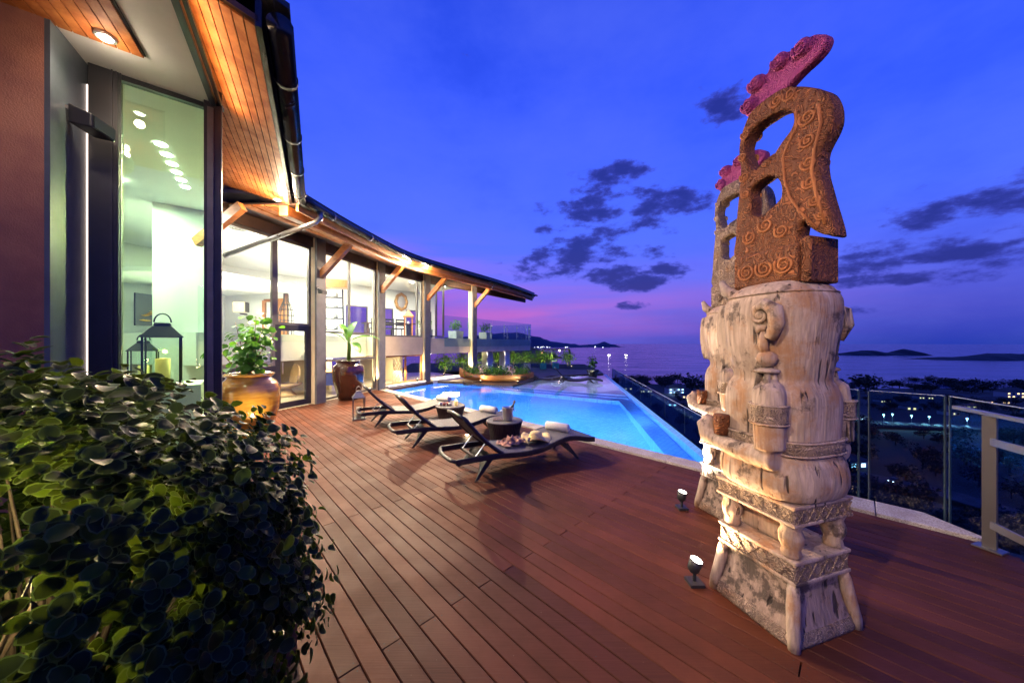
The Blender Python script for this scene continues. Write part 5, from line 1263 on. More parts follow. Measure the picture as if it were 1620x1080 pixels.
def spiral(b, c, r0, turns, rad, x, sg=1, seg=6):
    pts = []
    n = int(turns * 14)
    for k in range(n + 1):
        f = k / n; a = f * turns * 2 * math.pi * sg + .6; r = r0 * (1 - .82 * f); pts.append((x, c[0] + r * math.cos(a), c[1] + r * math.sin(a)))
    b.tube(pts, [rad * (1 - .4 * k / n) for k in range(n + 1)], seg)
def plate(name, loops, thick, bev, m, r, dx=0.0):
    me = curve_mesh(name, loops, thick, bev, m)
    for v in me.vertices: x, y, z = v.co; v.co = (z + dx, -x, y)
    o = bpy.data.objects.new(name, me); col.objects.link(o); o.parent = r; return o
def statue(loc, rz, label):
    r = empty('carved_figure', loc, rz, label=label, cat='statue', group='carved wooden figures')
    # flared plinth with corner feet
    prof = [(.285, .275, 0), (.283, .273, .03), (.262, .255, .09), (.238, .238, .16), (.222, .226, .24), (.215, .222, .30), (.225, .235, .345)]
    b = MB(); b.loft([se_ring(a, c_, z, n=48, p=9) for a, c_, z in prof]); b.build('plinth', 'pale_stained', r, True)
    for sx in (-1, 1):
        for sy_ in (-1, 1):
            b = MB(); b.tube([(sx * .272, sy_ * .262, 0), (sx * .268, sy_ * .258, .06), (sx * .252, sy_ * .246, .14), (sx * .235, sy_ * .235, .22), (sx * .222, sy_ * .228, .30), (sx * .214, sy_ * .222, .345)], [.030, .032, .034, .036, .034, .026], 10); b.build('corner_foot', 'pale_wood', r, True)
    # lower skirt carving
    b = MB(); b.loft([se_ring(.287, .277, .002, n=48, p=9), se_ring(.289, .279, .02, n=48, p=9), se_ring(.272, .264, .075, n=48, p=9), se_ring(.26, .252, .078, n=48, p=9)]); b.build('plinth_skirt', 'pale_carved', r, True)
    o = MB().box((0, 0, .412), (.47, .49, .136)).build('middle_slab', 'pale_carved', r); bevel(o, .014, 3)
    for z in (.352, .472): bevel(MB().box((0, 0, z), (.486, .506, .022)).build('slab_moulding', 'pale_wood', r), .006)
    # stool legs and inner block
    for sx in (-1, 1):
        for sy_ in (-1, 1):
            MB().lathe([(.045, .48), (.052, .50), (.046, .53), (.062, .575), (.064, .61), (.05, .65), (.058, .675), (.05, .69)], 16, (sx * .185, sy_ * .19, 0)).build('stool_leg', 'pale_wood', r, True)
    o = MB().box((-.02, .05, .585), (.20, .28, .21)).build('stool_core', 'pale_wood', r); bevel(o, .03, 3)
    o = MB().box((0, 0, .742), (.50, .50, .112)).build('stool_seat', 'pale_carved', r); bevel(o, .012, 3)
    for z in (.694, .796): bevel(MB().box((0, 0, z), (.514, .514, .02)).build('seat_moulding', 'pale_wood', r), .006)
    b = MB()
    for sgx, sgy, ax in ((-1, 0, 'y'), (0, -1, 'x'), (1, 0, 'y'), (0, 1, 'x')):
        for zc, n_, hw in ((.742, 6, .036), (.412, 5, .044)):
            half = .25 if zc > .5 else .235
            for k in range(n_):
                c0 = -half + 2 * half * (k + .5) / n_; wv = half / n_ * .8
                for s2 in (-1, 1):
                    if ax == 'y': x_ = sgx * (half + .006 if zc > .5 else .235 + .004); b.bar((x_, c0 - wv, zc - s2 * hw), (x_, c0 + wv, zc + s2 * hw), .003, .006, (1, 0, 0))
                    else: y_ = sgy * (half + .006 if zc > .5 else .245 + .004); b.bar((c0 - wv, y_, zc - s2 * hw), (c0 + wv, y_, zc + s2 * hw), .003, .006, (0, 1, 0))
    b.build('lattice_carving', 'pale_carved', r)['kind'] = 'stuff'
    # body: seat cushion of folded legs, torso, head in one carved block with both arms
    ring = [(.25, .25, .80), (.285, .28, .822), (.300, .298, .88), (.300, .300, .95), (.292, .29, 1.02), (.27, .268, 1.07), (.262, .262, 1.10), (.265, .268, 1.2), (.272, .272, 1.36), (.268, .268, 1.43), (.25, .252, 1.485), (.236, .238, 1.52),
            (.238, .24, 1.56), (.252, .252, 1.63), (.270, .270, 1.74), (.282, .284, 1.86), (.285, .288, 1.95), (.276, .28, 2.02), (.262, .266, 2.062), (.254, .258, 2.07), (.235, .24, 2.10), (.19, .20, 2.13), (.17, .18, 2.14)]
    b = MB(); b.loft([se_ring(a * (1 + .012 * noise1(z * 9, 1)), c_ * (1 + .012 * noise1(z * 8, 5)), z, p=2.7 if z > 1.5 else 3.2, cx=.006 * noise1(z * 5, 3), cy=.006 * noise1(z * 6, 8)) for a, c_, z in ring])
    for sx in (-1, 1):
        x_ = sx * .285
        b.tube([(sx * .24, -.12, 1.50), (x_, -.13, 1.46), (sx * .305, -.145, 1.30), (sx * .305, -.15, 1.12)], [.055, .085, .082, .078], 14)
        b.tube([(sx * .305, -.19, 1.065), (sx * .305, 0, 1.055), (sx * .295, .14, 1.06), (sx * .275, .24, 1.07)], [.070, .060, .052, .05], 14)
        b.tube([(sx * .275, .23, 1.07), (sx * .27, .30, 1.09), (sx * .265, .33, 1.16), (sx * .26, .30, 1.22)], [.055, .07, .066, .03], 12)
    # face turned away from the camera: brow, nose, chin, mouth
    b.loft([[(x, y, z) for x, y in ((-.20, .20), (.20, .20), (.17, .335 - (z - 1.84) ** 2 * .8), (-.17, .335 - (z - 1.84) ** 2 * .8))] for z in (1.58, 1.66, 1.8, 1.95, 2.03)])
    b.tube([(0, .30, 1.96), (0, .345, 1.86), (0, .37, 1.79), (0, .33, 1.77)], [.025, .03, .04, .02], 8)
    for sx in (-1, 1): b.tube([(sx * .03, .315, 1.95), (sx * .1, .33, 1.975), (sx * .17, .30, 1.95)], [.02, .025, .015], 8)
    b.tube([(-.07, .31, 1.70), (0, .33, 1.695), (.07, .31, 1.70)], [.012, .022, .012], 8)
    o = b.build('figure_body', 'pale_wood', r, True)
    md = o.modifiers.new('rm', 'REMESH'); md.mode = 'VOXEL'; md.voxel_size = .0115; md.use_smooth_shade = True
    ms = o.modifiers.new('sm', 'SMOOTH'); ms.factor = .5; ms.iterations = 2
    # belt, headband, armlets
    b = MB(); b.loft([se_ring(.276, .276, 1.085, p=3.2), se_ring(.282, .282, 1.09, p=3.2), se_ring(.284, .284, 1.165, p=3.2), se_ring(.274, .274, 1.172, p=3.2)]); b.build('belt', 'pale_carved', r, True)
    for z in (1.088, 1.166): MB().tube([(x * 1.0, y, z) for x, y, _ in se_ring(.285, .285, z, p=3.2) + [se_ring(.285, .285, z, p=3.2)[0]]], .007, 6, False).build('belt_rim', 'pale_wood', r, True)
    MB().tube([p for p in se_ring(.262, .266, 2.063, p=2.7) + [se_ring(.262, .266, 2.063, p=2.7)[0]]], .008, 6, False).build('headband', 'pale_wood', r, True)
    for sx in (-1, 1):
        MB().lathe([(.088, 1.27), (.096, 1.275), (.093, 1.30), (.093, 1.36), (.098, 1.385), (.088, 1.392)], 20, (sx * .302, -.143, 0), False).build('armlet', 'pale_carved', r, True)
        for z in (1.275, 1.385): MB().tube([(sx * .302 + .097 * math.cos(2 * math.pi * k / 18), -.143 + .097 * math.sin(2 * math.pi * k / 18), z) for k in range(19)], .006, 5, False).build('armlet_rim', 'pale_wood', r, True)
        # cup held in the fist
        MB().lathe([(.0, 1.12), (.045, 1.12), (.05, 1.2), (.05, 1.25), (.045, 1.255), (0, 1.25)], 16, (sx * .285, .19, 0), False).build('cup', 'brown_carved', r, True)
        # ear with coil, lobe, pendant ball and small pedestal
        ex = sx * .278
        b = MB(); b.tube([(ex, -.05, 1.90), (ex * 1.05, -.06, 1.965), (ex * 1.09, -.12, 1.99), (ex * 1.10, -.18, 1.95), (ex * 1.10, -.19, 1.87), (ex * 1.08, -.16, 1.79), (ex * 1.02, -.11, 1.80)], [.016, .024, .034, .042, .042, .034, .016], 10)
        b.build('ear', 'pale_wood', r, True)
        b = MB(); cs_ = (-.085, 1.925); spiral(b, cs_, .052, 1.25, .013, ex * 1.06, -1); b.lathe([(.0, 0)], 3) if False else None
        b.tube([(ex * 1.05, -.085, 1.925), (ex * 1.10, -.085, 1.925)], [.036, .02], 12)
        b.tube([(ex * 1.06, -.12, 1.84), (ex * 1.08, -.09, 1.845), (ex * 1.08, -.075, 1.815)], [.018, .022, .012], 8)
        b.build('ear_coil', 'pale_wood', r, True)
        b = MB(); b.tube([(ex * 1.03, -.10, 1.82), (ex * 1.06, -.105, 1.74), (ex * 1.02, -.11, 1.69)], [.020, .028, .022], 8)
        b.lathe([(.0, 1.605), (.035, 1.612), (.054, 1.635), (.058, 1.655), (.052, 1.68), (.03, 1.70), (0, 1.705)], 16, (ex * .98, -.11, 0), False)
        b.lathe([(.03, 1.60), (.062, 1.59), (.068, 1.58), (.06, 1.572), (.03, 1.565)], 14, (ex * .98, -.11, 0))
        for a in (.6, 2.2, 3.8, 5.4): b.tube([(ex * .98 + .03 * math.cos(a), -.11 + .03 * math.sin(a), 1.575), (ex * 1.0 + .04 * math.cos(a), -.11 + .045 * math.sin(a), 1.48)], [.018, .02], 6)
        b.build('ear_pendant', 'pale_wood', r, True)
        # stub horns on the brow under the headdress
        MB().tube([(sx * .12, .20, 2.08), (sx * .13, .28, 2.13), (sx * .12, .33, 2.21)], [.045, .04, .018], 10).build('horn', 'pale_wood', r, True)
    # headdress: base block, pierced plate, crest with coils
    b = MB(); b.loft([[(x, -h_, z) for x, h_ in ((-.14 * k, -.215), (.14 * k, -.215), (.14 * k, .20), (-.14 * k, .20))] for k, z in ((.86, 2.12), (1.0, 2.15), (1.0, 2.34), (.94, 2.36))])
    bevel(b.build('headdress_base', 'brown_carved', r), .012, 3)
    bevel(MB().box((-.0, -.225, 2.25), (.25, .06, .27)).build('headdress_block', 'brown_carved', r), .01, 2)
    plate('headdress', [OUTER, HOLE1, HOLE2], .12, .02, 'brown_carved', r)
    plate('headdress_crest', [CREST], .075, .016, 'crest_carved', r)
    for (hh, z, rad) in ((.157, 3.575, .055), (.028, 3.598, .052), (-.128, 3.565, .055), (-.182, 3.45, .050)):
        MB().tube([(-.062, -hh, z), (-.052, -hh, z), (.052, -hh, z), (.062, -hh, z)], [rad * .72, rad, rad, rad * .72], 18).build('volute', 'crest_carved', r, True)
    b = MB(); b.tube([(0, .10, 2.95), (0, .06, 2.99), (0, .02, 3.02)], [.05, .04, .02], 8); b.build('headdress_spur', 'brown_carved', r, True)
    for sx in (-1, 1):
        b = MB()
        for (hh, z, rad) in ((.157, 3.575, .045), (.028, 3.598, .042), (-.128, 3.565, .045), (-.182, 3.45, .040)):
            spiral(b, (-hh, z), rad, 1.8, .009, sx * .064, sx)
        b.build('crest_coils', 'crest_carved', r, True)['kind'] = 'stuff'
        b = MB()
        for (hh, z, rad) in ((.20, 3.12, .05), (.20, 2.98, .045), (.205, 2.84, .045), (.21, 2.72, .04), (.24, 2.60, .035), (.27, 2.50, .03), (.10, 3.33, .04), (.02, 3.34, .04), (-.20, 2.95, .035), (-.19, 2.82, .03), (-.05, 2.55, .05), (.05, 2.48, .045), (-.16, 2.50, .05), (-.19, 3.25, .035), (-.21, 3.1, .03)):
            spiral(b, (-hh, z), rad, 1.7, .0085, sx * .060, sx)
        for (hh, z, rad) in ((-.12, 2.24, .06), (.0, 2.24, .06), (.12, 2.24, .06)): spiral(b, (-hh, z), rad, 2.0, .009, sx * .141, sx)
        # raised border ridge following the wing
        b.tube([(sx * .060, -h_, z) for h_, z in ((.255, 3.16), (.268, 3.04), (.235, 2.9), (.222, 2.78), (.245, 2.64), (.29, 2.44))], .010, 6)
        b.tube([(sx * .060, -h_, z) for h_, z in ((.135, 3.2), (.14, 3.1), (.09, 3.02), (.06, 2.95), (.07, 2.8), (.1, 2.68), (.16, 2.56), (.25, 2.43))], .008, 6)
        b.build('scroll_carving', 'brown_ridge', r, True)['kind'] = 'stuff'
    return r
s1 = statue((1.79, 2.22, 0), R(17), 'tall weathered carved wooden figure standing in front, seen from its back')
s2 = copy_tree(s1); s2.location = (2.33, 3.40, 0); s2['label'] = 'tall carved wooden figure standing behind the nearer one, lit white from below'
for c_ in s2.children:
    if c_.name.startswith(('headdress_b', 'scroll')) or c_.name.split('.')[0] in ('headdress', 'headdress_spur'):
        c_.material_slots[0].link = 'OBJECT'; c_.material_slots[0].material = MATS['pale_carved' if not c_.name.startswith('scroll') else 'pale_wood']  # farther headdress made pale, its white lighting put into the wood colour
# statue spotlights on the deck
def ground_spot(loc, aim, e, label, colr=(1, .88, .70)):
    r = empty('deck_spotlight', loc, label=label, cat='spotlight', group='spotlights at the carved figures')
    d = (Vector(aim) - Vector(loc)).normalized()
    MB().box((0, 0, .012), (.10, .10, .022)).build('base', 'black_matte', r)
    MB().tube([(0, 0, .02), (0, 0, .09)], .012, 8).build('stem', 'black_matte', r)
    p = Vector((0, 0, .13)); MB().tube([p - d * .05, p - d * .03, p + d * .05], [.02, .04, .046], 16).build('head', 'black_matte', r, True)
    MB().tube([p + d * .048, p + d * .054, p + d * .058], [.042, .034, .005], 16).build('lens', 'lamp_white', r, True)
    q = Vector(loc) + p + d * .07
    lamp('spot_lamp', 'SPOT', tuple(q), e, colr, .04, parent=r, aim=aim, spot=95, blend=.6)
    return r
ground_spot((1.33, 2.42, 0), (1.72, 2.25, 1.45), 190, 'bright deck spotlight at the foot of the nearer carved figure', (1, .64, .32))
ground_spot((1.80, 3.52, 0), (2.22, 3.42, 2.7), 520, 'deck spotlight at the foot of the farther carved figure', (1, .92, .78))

# ---------------------------------------------------------------- big round-leaved shrub beside the camera
random.seed(77)
sh = empty('leafy_shrub', (-1.78, 1.2, 0), label='large dark round leaved shrub filling the near corner, lit from inside', cat='shrub')
def rim_leaf(W, fold, m, n=9):
    P = [(.5, 0, -.02)]
    for rr in (.84, 1.0):
        for k in range(n):
            a = 2 * math.pi * k / n; x = .5 + math.cos(a) * .5 * rr; y = math.sin(a) * W / 2 * rr
            P.append((x, y, abs(y) * fold * 2 - (x - .4) ** 2 * .38 + (.012 if rr == 1.0 else 0)))
    F = [(0, 1 + k, 1 + (k + 1) % n) for k in range(n)] + [(1 + k, 1 + n + k, 1 + n + (k + 1) % n, 1 + (k + 1) % n) for k in range(n)]
    return P, F, n
ldat = [rim_leaf(.82, .10, 0), rim_leaf(.70, .18, 0), rim_leaf(.76, .05, 0)]
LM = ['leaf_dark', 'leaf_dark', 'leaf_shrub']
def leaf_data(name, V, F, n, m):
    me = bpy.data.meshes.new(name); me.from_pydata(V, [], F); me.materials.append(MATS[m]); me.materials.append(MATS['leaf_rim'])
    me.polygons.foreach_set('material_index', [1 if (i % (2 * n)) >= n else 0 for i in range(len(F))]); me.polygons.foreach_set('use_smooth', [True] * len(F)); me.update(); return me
meL = [leaf_data('leaf', *ldat[i], LM[i]) for i in range(3)]
cand = []
rx, ry, rz_ = .88, .64, .86; cz = .80
def shrub_r(v): return 1 + .07 * noise1(v.x * 5 + v.z * 3, 2.0) + .06 * noise1(v.y * 6 + v.z * 4, 5.0)
for k in range(3400):
    v = Vector((random.gauss(0, 1), random.gauss(0, 1), random.gauss(0, 1)))
    v.normalize()
    q = (abs(v.x) ** 2.8 + abs(v.y) ** 2.8 + abs(v.z) ** 2.8) ** (-1 / 2.8)
    depth = random.random() ** 2.0
    r = q * shrub_r(v) * (1 - .34 * depth)
    c_ = Vector((v.x * r * rx, v.y * r * ry, cz + v.z * r * rz_))
    if c_.z < .05 or c_.z > 1.665 - .24 * max(0, c_.x) - max(0, c_.y) * (.25 + .45 * max(0, c_.x)) + .05 * noise1(c_.x * 9 + c_.y * 7, 1): continue
    if (c_ - Vector((.40, -.35, 1.10))).length < .24: continue
    if (c_ - Vector((.45, -.15, 1.55))).length < .22 and random.random() < .6: continue
    if c_.x + 0 < -1.0: continue
    tw = Vector((v.x, v.y, v.z + .35)).normalized()
    nl_ = random.randint(6, 9)
    for j in range(nl_):
        a = j * 2.4 + random.random(); side = tw.orthogonal().normalized(); from_q = Matrix.Rotation(a, 3, tw)
        out = (from_q @ side)
        p = c_ + tw * (.018 * j) - tw * .05
        dirv = (out * .85 + tw * random.uniform(.1, .7)).normalized()
        nrm = (tw * 1.0 - out * .35 + Vector((0, 0, .25)) + Vector((random.gauss(0, .2), random.gauss(0, .2), random.gauss(0, .2)))).normalized()
        xax = dirv; zax = (nrm - xax * nrm.dot(xax)).normalized(); yax = zax.cross(xax)
        M = Matrix((xax, yax, zax)).transposed()
        s = random.uniform(.034, .064)
        cand.append((p, M, s, random.choice((0, 0, 1, 2))))
camL = Vector((0, 0, 1.75)) - Vector((-1.78, 1.2, 0))
def vis(c_):
    p = c_[0]; d = (p - camL).length
    out = (Vector((p.x / rx, p.y / ry, (p.z - cz) / rz_))).dot((camL - p).normalized())
    infr = (p.x - 1.78) / max(.2, p.y + 1.2) > -1.5
    return (out if infr and out > .75 else out - 5) * c_[2] / d
cand.sort(key=vis, reverse=True)
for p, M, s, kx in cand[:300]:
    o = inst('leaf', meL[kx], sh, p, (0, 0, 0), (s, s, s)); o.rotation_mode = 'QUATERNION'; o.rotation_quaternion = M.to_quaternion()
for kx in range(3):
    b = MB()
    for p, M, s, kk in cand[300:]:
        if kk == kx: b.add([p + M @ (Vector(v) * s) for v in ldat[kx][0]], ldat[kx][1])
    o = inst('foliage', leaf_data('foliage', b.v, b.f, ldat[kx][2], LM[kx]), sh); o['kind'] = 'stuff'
b = MB()
for k in range(40):
    v = Vector((random.gauss(0, .8), random.gauss(0, .8), random.uniform(.1, 1.2))).normalized()
    e = Vector((v.x * rx * .86, v.y * ry * .86, cz + (v.z * 1.2 - .4) * rz_ * .8))
    mid_ = e * .5 + Vector((random.gauss(0, .08), random.gauss(0, .08), .1))
    b.tube([(v.x * .12, v.y * .12, 0), mid_, e], [.012, .008, .003], 6)
b.build('branches', 'twig', sh, True)
# planter box under the shrub and the uplight inside it
MB().prism([(-1.0, -.6), (.55, -.6), (.55, .7), (-1.0, .7)], .0, .16).build('planter_curb', 'dark_timber', sh)
for k, (x, y, z, e) in enumerate(((-1.50, .95, 1.04, 22.0), (-1.78, .95, 1.40, 14.0), (-2.0, 1.3, 1.3, 10.0))):
    lamp('shrub_lamp', 'POINT', (x, y, z), e, (1, .80, .35), .04, parent=sh)

# ---------------------------------------------------------------- the town below
random.seed(101)
def ground_at(x, y): return ground_z(x, y)
def image_to_plan(u, v, y):   # plan position from an image pixel column and a chosen depth
    return ((u - 810) / 525 * y, y)
tree_me = []
for k in range(4):
    b = MB(); random.seed(40 + k)
    blobs = [(random.uniform(-.32, .32), random.uniform(-.32, .32), random.uniform(.42, .85), random.uniform(.2, .36)) for _ in range(7)]
    for (bx_, by_, bz_, br_) in blobs:
        for _ in range(70):
            v = Vector((random.gauss(0, 1), random.gauss(0, 1), random.gauss(0, 1))).normalized() * br_ * random.uniform(.6, 1.1)
            put_leaf(b, LEAF['quad'], (bx_ + v.x, by_ + v.y, bz_ + v.z * .8), rand_rot(v, .6), random.uniform(.07, .14))
    crown = b.mesh('crown', 'tree_dark')
    b = MB(); b.tube([(0, 0, -.3), (.01, 0, .2), (0, .01, .6)], [.035, .028, .012], 6)
    for j in range(4): a = j * 1.6 + k; b.tube([(0, 0, .3), (.15 * math.cos(a), .15 * math.sin(a), .55), (.25 * math.cos(a), .25 * math.sin(a), .7)], [.018, .012, .005], 5)
    tree_me.append((crown, b.mesh('trunk', 'bark')))
def tree(x, y, s, k, label, group, squash=1.0):
    r = empty('tree', (x, y, ground_at(x, y) - .3), random.uniform(0, 6), label=label, cat='tree', group=group)
    c_, t_ = tree_me[k % 4]; inst('crown', c_, r, scale=(s * 1.15, s * 1.15, s * squash)); inst('trunk', t_, r, scale=(s, s, s))
    return r
def tree_mass(name, n, yr, ur, sr, squash):
    b = MB()
    for k in range(n):
        y = random.uniform(*yr); u = random.uniform(*ur)  # u is a random image pixel column
        if name == 'slope_trees' and u > 1380 and 185 < y < 262: continue
        x = (u - 810) / 525 * y; s = random.uniform(*sr); z = ground_at(x, y) - .3; a = random.uniform(0, 6); ca, sa = math.cos(a), math.sin(a)
        for me in tree_me[k % 4]:
            b.add([(x + (v.co.x * ca - v.co.y * sa) * s * 1.15, y + (v.co.x * sa + v.co.y * ca) * s * 1.15, z + v.co.z * s * squash) for v in me.vertices], [tuple(p.vertices) for p in me.polygons])
    return tag(b.build(name, 'tree_dark'), kind='stuff', label={'shore_trees': 'dark belt of trees along the shore', 'slope_trees': 'dark trees covering the slope between the houses', 'near_trees': 'dark tree tops on the near slope under the pool'}[name], cat='trees')
tree_mass('shore_trees', 110, (520, 730), (960, 1690), (12, 26), .75)
tree_mass('slope_trees', 230, (80, 430), (975, 1690), (5, 11), .9)
tree_mass('near_trees', 60, (30, 84), (1000, 1660), (3.0, 6.0), .9)
for k, (u, y, s) in enumerate(((1105, 500, 38), (1370, 520, 42), (1052, 610, 26))):  # trees placed by image pixel column and depth
    tree((u - 810) / 525 * y, y, s, k, ['broad crowned lone tree standing over the beach', 'tallest tree on the skyline right of the figures', 'tree beside the blue lit house'][k], 'skyline trees', .7)
def town_house(x, y, wd, dp, ht, rz, label, lit, m='house_white', roof='roof_dark', nwin=4, storeys=1):
    z = ground_at(x, y) - .4
    r = empty('town_house', (x, y, z), rz, label=label, cat='house', group='houses in the town below')
    MB().box((0, 0, ht / 2), (wd, dp, ht)).build('wall', m, r)
    b = MB(); b.loft([[(px * k, py * kk, zz) for px, py in ((-wd / 2 - .6, -dp / 2 - .6), (wd / 2 + .6, -dp / 2 - .6), (wd / 2 + .6, dp / 2 + .6), (-wd / 2 - .6, dp / 2 + .6))] for k, kk, zz in ((1, 1, ht), (1, 1, ht + .25), (.55, .08, ht + wd * .18))]); b.build('roof', roof, r)
    for st_ in range(storeys):
        for k in range(nwin):
            xw = -wd / 2 + wd * (k + .5) / nwin; zc = ht * (st_ + .52) / storeys
            w_ = MB().box((xw, -dp / 2 - .05, zc), (wd / nwin * .55, .12, ht / storeys * .5)).build('window', 'frame_metal', r)
            MB().box((xw, -dp / 2 - .12, zc), (wd / nwin * .46, .04, ht / storeys * .42)).build('pane', lit if (k + st_) % 3 != 2 else 'glass_blue', w_)
    return r
TH = [(1067, 470, 24, 10, 8, 'window_cyan', 'white two storey house floodlit blue near the beach', 4, 2), (1020, 480, 18, 9, 4, 'window_lit', 'low house with warm windows left of the blue house', 5, 1), (990, 520, 16, 9, 4, 'window_lit', 'farthest low house with warm windows by the pool glass', 4, 1),
      (1062, 330, 9, 7, 3.2, 'window_cyan', 'small house with bluish wall on the dark slope', 2, 1), (1105, 300, 9, 7, 3.2, 'glass_blue', 'unlit house with pale roof edge on the dark slope', 2, 1), (1600, 480, 30, 14, 9, 'window_lit', 'large pale building at the right edge of the town', 5, 2),
      (1575, 400, 26, 12, 4, 'window_lit', 'long pale hall in front of the large building', 6, 1), (1352, 250, 14, 9, 4.5, 'window_cyan', 'white house with blue lit front beside the statue', 3, 1), (1440, 330, 13, 9, 4, 'window_lit', 'house with one bright warm window above the parking lot', 3, 1), (1342, 130, 8, 7, 3.4, 'window_cyan', 'pale cottage close below the deck behind the statue', 2, 1)]
TH += [(1500, 300, 11, 8, 3.6, 'window_lit', 'low warm lit house right of the parking lot', 3, 1), (1395, 390, 14, 8, 4, 'window_lit', 'warm lit house between the parking lot and the shore', 4, 1), (1530, 350, 10, 8, 3.4, 'window_lit', 'small warm house below the long pale hall', 2, 1),
       (1460, 440, 16, 9, 4, 'window_lit', 'long warm lit house under the shore trees', 5, 1), (1640, 330, 14, 9, 4, 'window_lit', 'warm lit house at the far right of the slope', 4, 1), (1085, 410, 12, 8, 4, 'window_lit', 'small warm house right of the blue lit house', 3, 1), (1340, 440, 12, 8, 4, 'window_lit', 'warm lit house just right of the figures near the shore', 3, 1)]
for (u, y, wd, dp, ht, lit, lab, nw, sto) in TH:  # each house set out from an image pixel column and a depth
    town_house((u - 810) / 525 * y, y, wd, dp, ht, random.uniform(-.25, .15), lab, lit, nwin=nw, storeys=sto, roof='roof_dark')
x, y = (1067 - 810) / 525 * 462, 462
lamp('flood_lamp', 'POINT', (x - 4, y - 10, ground_at(x, y) + 4), 9000, (.35, .6, 1), 1.0)
# parking lot with street lamps and cars
def strip_road(name, pts, wd):
    b = MB(); A_, B_ = [], []
    for i, p in enumerate(pts):
        p0, p1 = Vector(pts[max(i - 1, 0)]), Vector(pts[min(i + 1, len(pts) - 1)]); d = (p1 - p0).normalized(); nn = Vector((-d.y, d.x)) * wd / 2
        for L, s in ((A_, 1), (B_, -1)):
            q = Vector(p) + nn * s; L.append((q.x, q.y, max(ground_at(q.x, q.y), ground_at(p[0], p[1])) + 2.2))
    b.strip(A_, B_); return tag(b.build(name, 'road'), kind='structure')
strip_road('road', [image_to_plan(1290, 0, 118), image_to_plan(1360, 0, 112), image_to_plan(1430, 0, 104), image_to_plan(1500, 0, 96), image_to_plan(1600, 0, 84), image_to_plan(1700, 0, 76)], 9)
strip_road('parking_road', [image_to_plan(1370, 0, 225), image_to_plan(1430, 0, 222), image_to_plan(1500, 0, 215), image_to_plan(1580, 0, 208)], 16)
for k, (u, y) in enumerate(((1398, 222), (1412, 226), (1442, 220), (1470, 216), (1530, 210))):  # lamp positions given as image pixel column and depth
    x = (u - 810) / 525 * y; z = ground_at(x, y)
    r = empty('street_lamp', (x, y, z), label=['street lamp at the left end of the parking lot', 'second street lamp of the parking lot', 'street lamp in the middle of the parking lot', 'fourth street lamp of the parking lot', 'street lamp at the right end of the parking lot'][k], cat='street lamp', group='street lamps of the parking lot')
    MB().tube([(0, 0, 0), (0, 0, 8)], .12, 6).build('pole', 'pipe_steel', r); MB().lathe([(0, 7.6), (.5, 7.9), (.5, 8.3), (0, 8.6)], 10, (0, 0, 0), False).build('lamp_head', 'lamp_cyan', r, True)
    lamp('street_light', 'POINT', (x, y - 1, z + 7), 2600, (.5, .95, 1), .4)
def car(u, y, rz, m, label, k):  # u is the image pixel column of the car
    x = (u - 810) / 525 * y
    r = empty('parked_car', (x, y, ground_at(x, y) + 2.25), rz, label=label, cat='car', group='parked cars below the villa')
    b = MB(); b.loft([[(xx, -.85, .35), (xx, .85, .35), (xx, .85 - .12 * (zt > .9), zt), (xx, -.85 + .12 * (zt > .9), zt)] for xx, zt in ((-2.1, .75), (-1.9, .9), (-1.3, 1.0), (-.7, 1.45), (.7, 1.48), (1.4, 1.05), (2.0, .95), (2.15, .7))]); b.build('body', m, r)
    for xx in (-1.35, 1.35):
        for yy in (-.8, .8): o = MB().lathe([(.33, -.1), (.33, .1)], 12).build('wheel', 'black_matte', r); o.location = (xx, yy, .33); o.rotation_euler = (R(90), 0, 0)
    for yy in (-.55, .55): MB().box((2.12, yy, .68), (.08, .3, .14)).build('headlight', 'town_lamp', r)
    return r
car(1415, 105, R(200), 'black_matte', 'dark car parked on the bend of the road below', 0)
CL = ['white car at the left end of the parking lot', 'second car from the left in the parking lot', 'third car from the left in the parking lot', 'white car under the middle street lamp', 'car right of the middle street lamp', 'white car near the right end of the parking lot', 'last car on the right of the parking lot']
for k in range(7): car(1402 + 21 * k, 219 - 1.5 * k, R(80 + 5 * (k % 3)), 'house_white' if k % 2 == 0 else 'planter_grey', CL[k], k)
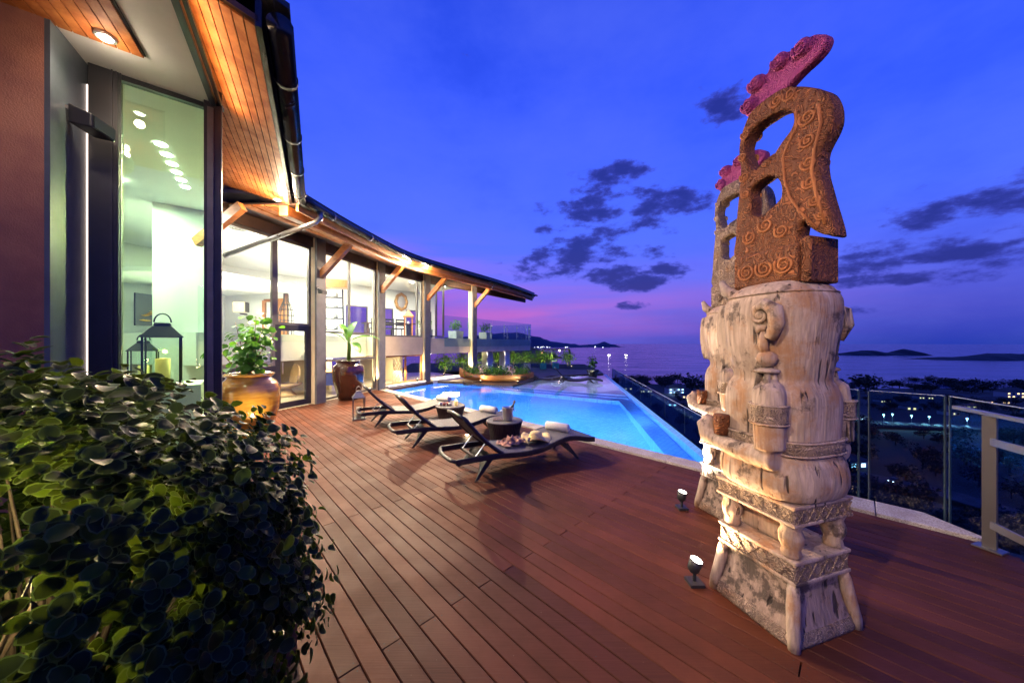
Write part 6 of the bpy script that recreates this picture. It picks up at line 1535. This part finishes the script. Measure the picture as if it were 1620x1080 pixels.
# point lights of far houses along the far coast and across the bay, and two squid boats
def shore_light(x, y, z, s, k, m='town_lamp', lab='tiny lit house on the far coast under the mountain'):
    r = empty('coast_house', (x, y, z), label=lab, cat='house', group='lit houses on the far coast')
    MB().box((0, 0, s * .4), (s * 2.4, s, s * .8)).build('wall', m, r); MB().loft([[(px * k_, py * k_, zz) for px, py in ((-s * 1.3, -s * .6), (s * 1.3, -s * .6), (s * 1.3, s * .6), (-s * 1.3, s * .6))] for k_, zz in ((1, s * .8), (.3, s * 1.2))]).build('roof', 'roof_dark', r)
for k in range(14):
    u = random.choice((random.uniform(842, 900), random.uniform(930, 960), random.uniform(845, 905))); y = random.uniform(6500, 6700); shore_light((u - 810) / 525 * y, y, -80 + random.uniform(0, 14), random.uniform(4, 9), k)  # image pixel columns drawn at random along the coast
for k, u in enumerate((963, 990)):  # boats placed by image pixel column
    y = 2150; x = (u - 810) / 525 * y
    r = empty('squid_boat', (x, y, -80), label=['brightly lit fishing boat nearer the pergola side of the bay', 'brightly lit fishing boat on the bay, right of the other'][k], cat='boat', group='squid boats on the bay')
    b = MB(); b.loft([[(xx, -w_, 2.4), (xx, w_, 2.4), (xx, w_ * .5, -.5), (xx, -w_ * .5, -.5)] for xx, w_ in ((-9, 1.5), (-6, 2.6), (4, 2.6), (9, .3))]); b.build('hull', 'house_white', r)
    MB().box((-3, 0, 3.6), (5, 3, 2.4)).build('cabin', 'house_white', r)
    for j in range(5): MB().lathe([(0, 5.2), (1.3, 6.2), (1.3, 6.8), (0, 7.8)], 8, (-6 + 3.4 * j, 0, 0), False).build('lamp', 'lamp_white', r)

# ---------------------------------------------------------------- glass guard and rail at the right of the deck
gg = empty('glass_balustrade', (4.2, 3.4, 0), label='tall glass panel guard behind the carved figures at the deck edge', cat='balustrade')
def gpt(n_, s): return NS(n_, s)
for (s0, s1) in ((1.18, -.02), (-.10, -.62)):
    p, q = gpt(5.46, s0), gpt(5.46, s1)
    MB().bar(V3(p, .58), V3(q, .58), .016, 1.28).build('pane', 'glass_deck', gg, world=True)
    MB().bar(V3(p, 1.223), V3(q, 1.223), .018, .006).build('pane_edge', 'edge_glint', gg, world=True)
    for e_p in (p, q): MB().bar(V3(e_p, -.05), V3(e_p, 1.215), .018, .008).build('pane_edge', 'glass_edge_dark', gg, world=True)
p, q = (4.385, 3.34), (4.02, 2.26)
g2 = [((4.37, 3.31), (4.11, 2.55)), ((4.09, 2.49), (3.75, 1.5))]
for p, q in g2:
    MB().bar(V3(p, .58), V3(q, .58), .016, 1.28).build('pane', 'glass_deck', gg, world=True)
    MB().bar(V3(p, 1.223), V3(q, 1.223), .018, .006).build('pane_edge', 'edge_glint', gg, world=True)
    for e_p in (p, q): MB().bar(V3(e_p, -.05), V3(e_p, 1.215), .018, .008).build('pane_edge', 'glass_edge_dark', gg, world=True)
b_ = empty('steel_handrail', (4.06, 2.82, 0), label='stainless handrail post with flat rails at the right deck edge', cat='handrail')
for (x, y) in ((4.06, 2.82), (3.56, 1.45)):
    MB().box((x, y, .57), (.03, .075, 1.12), .3).build('post', 'rail_steel', b_, world=True)
    MB().box((x, y, .004 + .006), (.12, .16, .012), .3).build('base_plate', 'rail_steel', b_, world=True)
MB().bar((4.17, 3.12, 1.15), (3.45, 1.15, 1.15), .05, .03).build('top_rail', 'rail_steel', b_, world=True)
for z in (.92, .22): MB().bar((4.045, 2.80, z), (3.52, 1.35, z), .02, .06).build('flat_rail', 'rail_steel', b_, world=True)
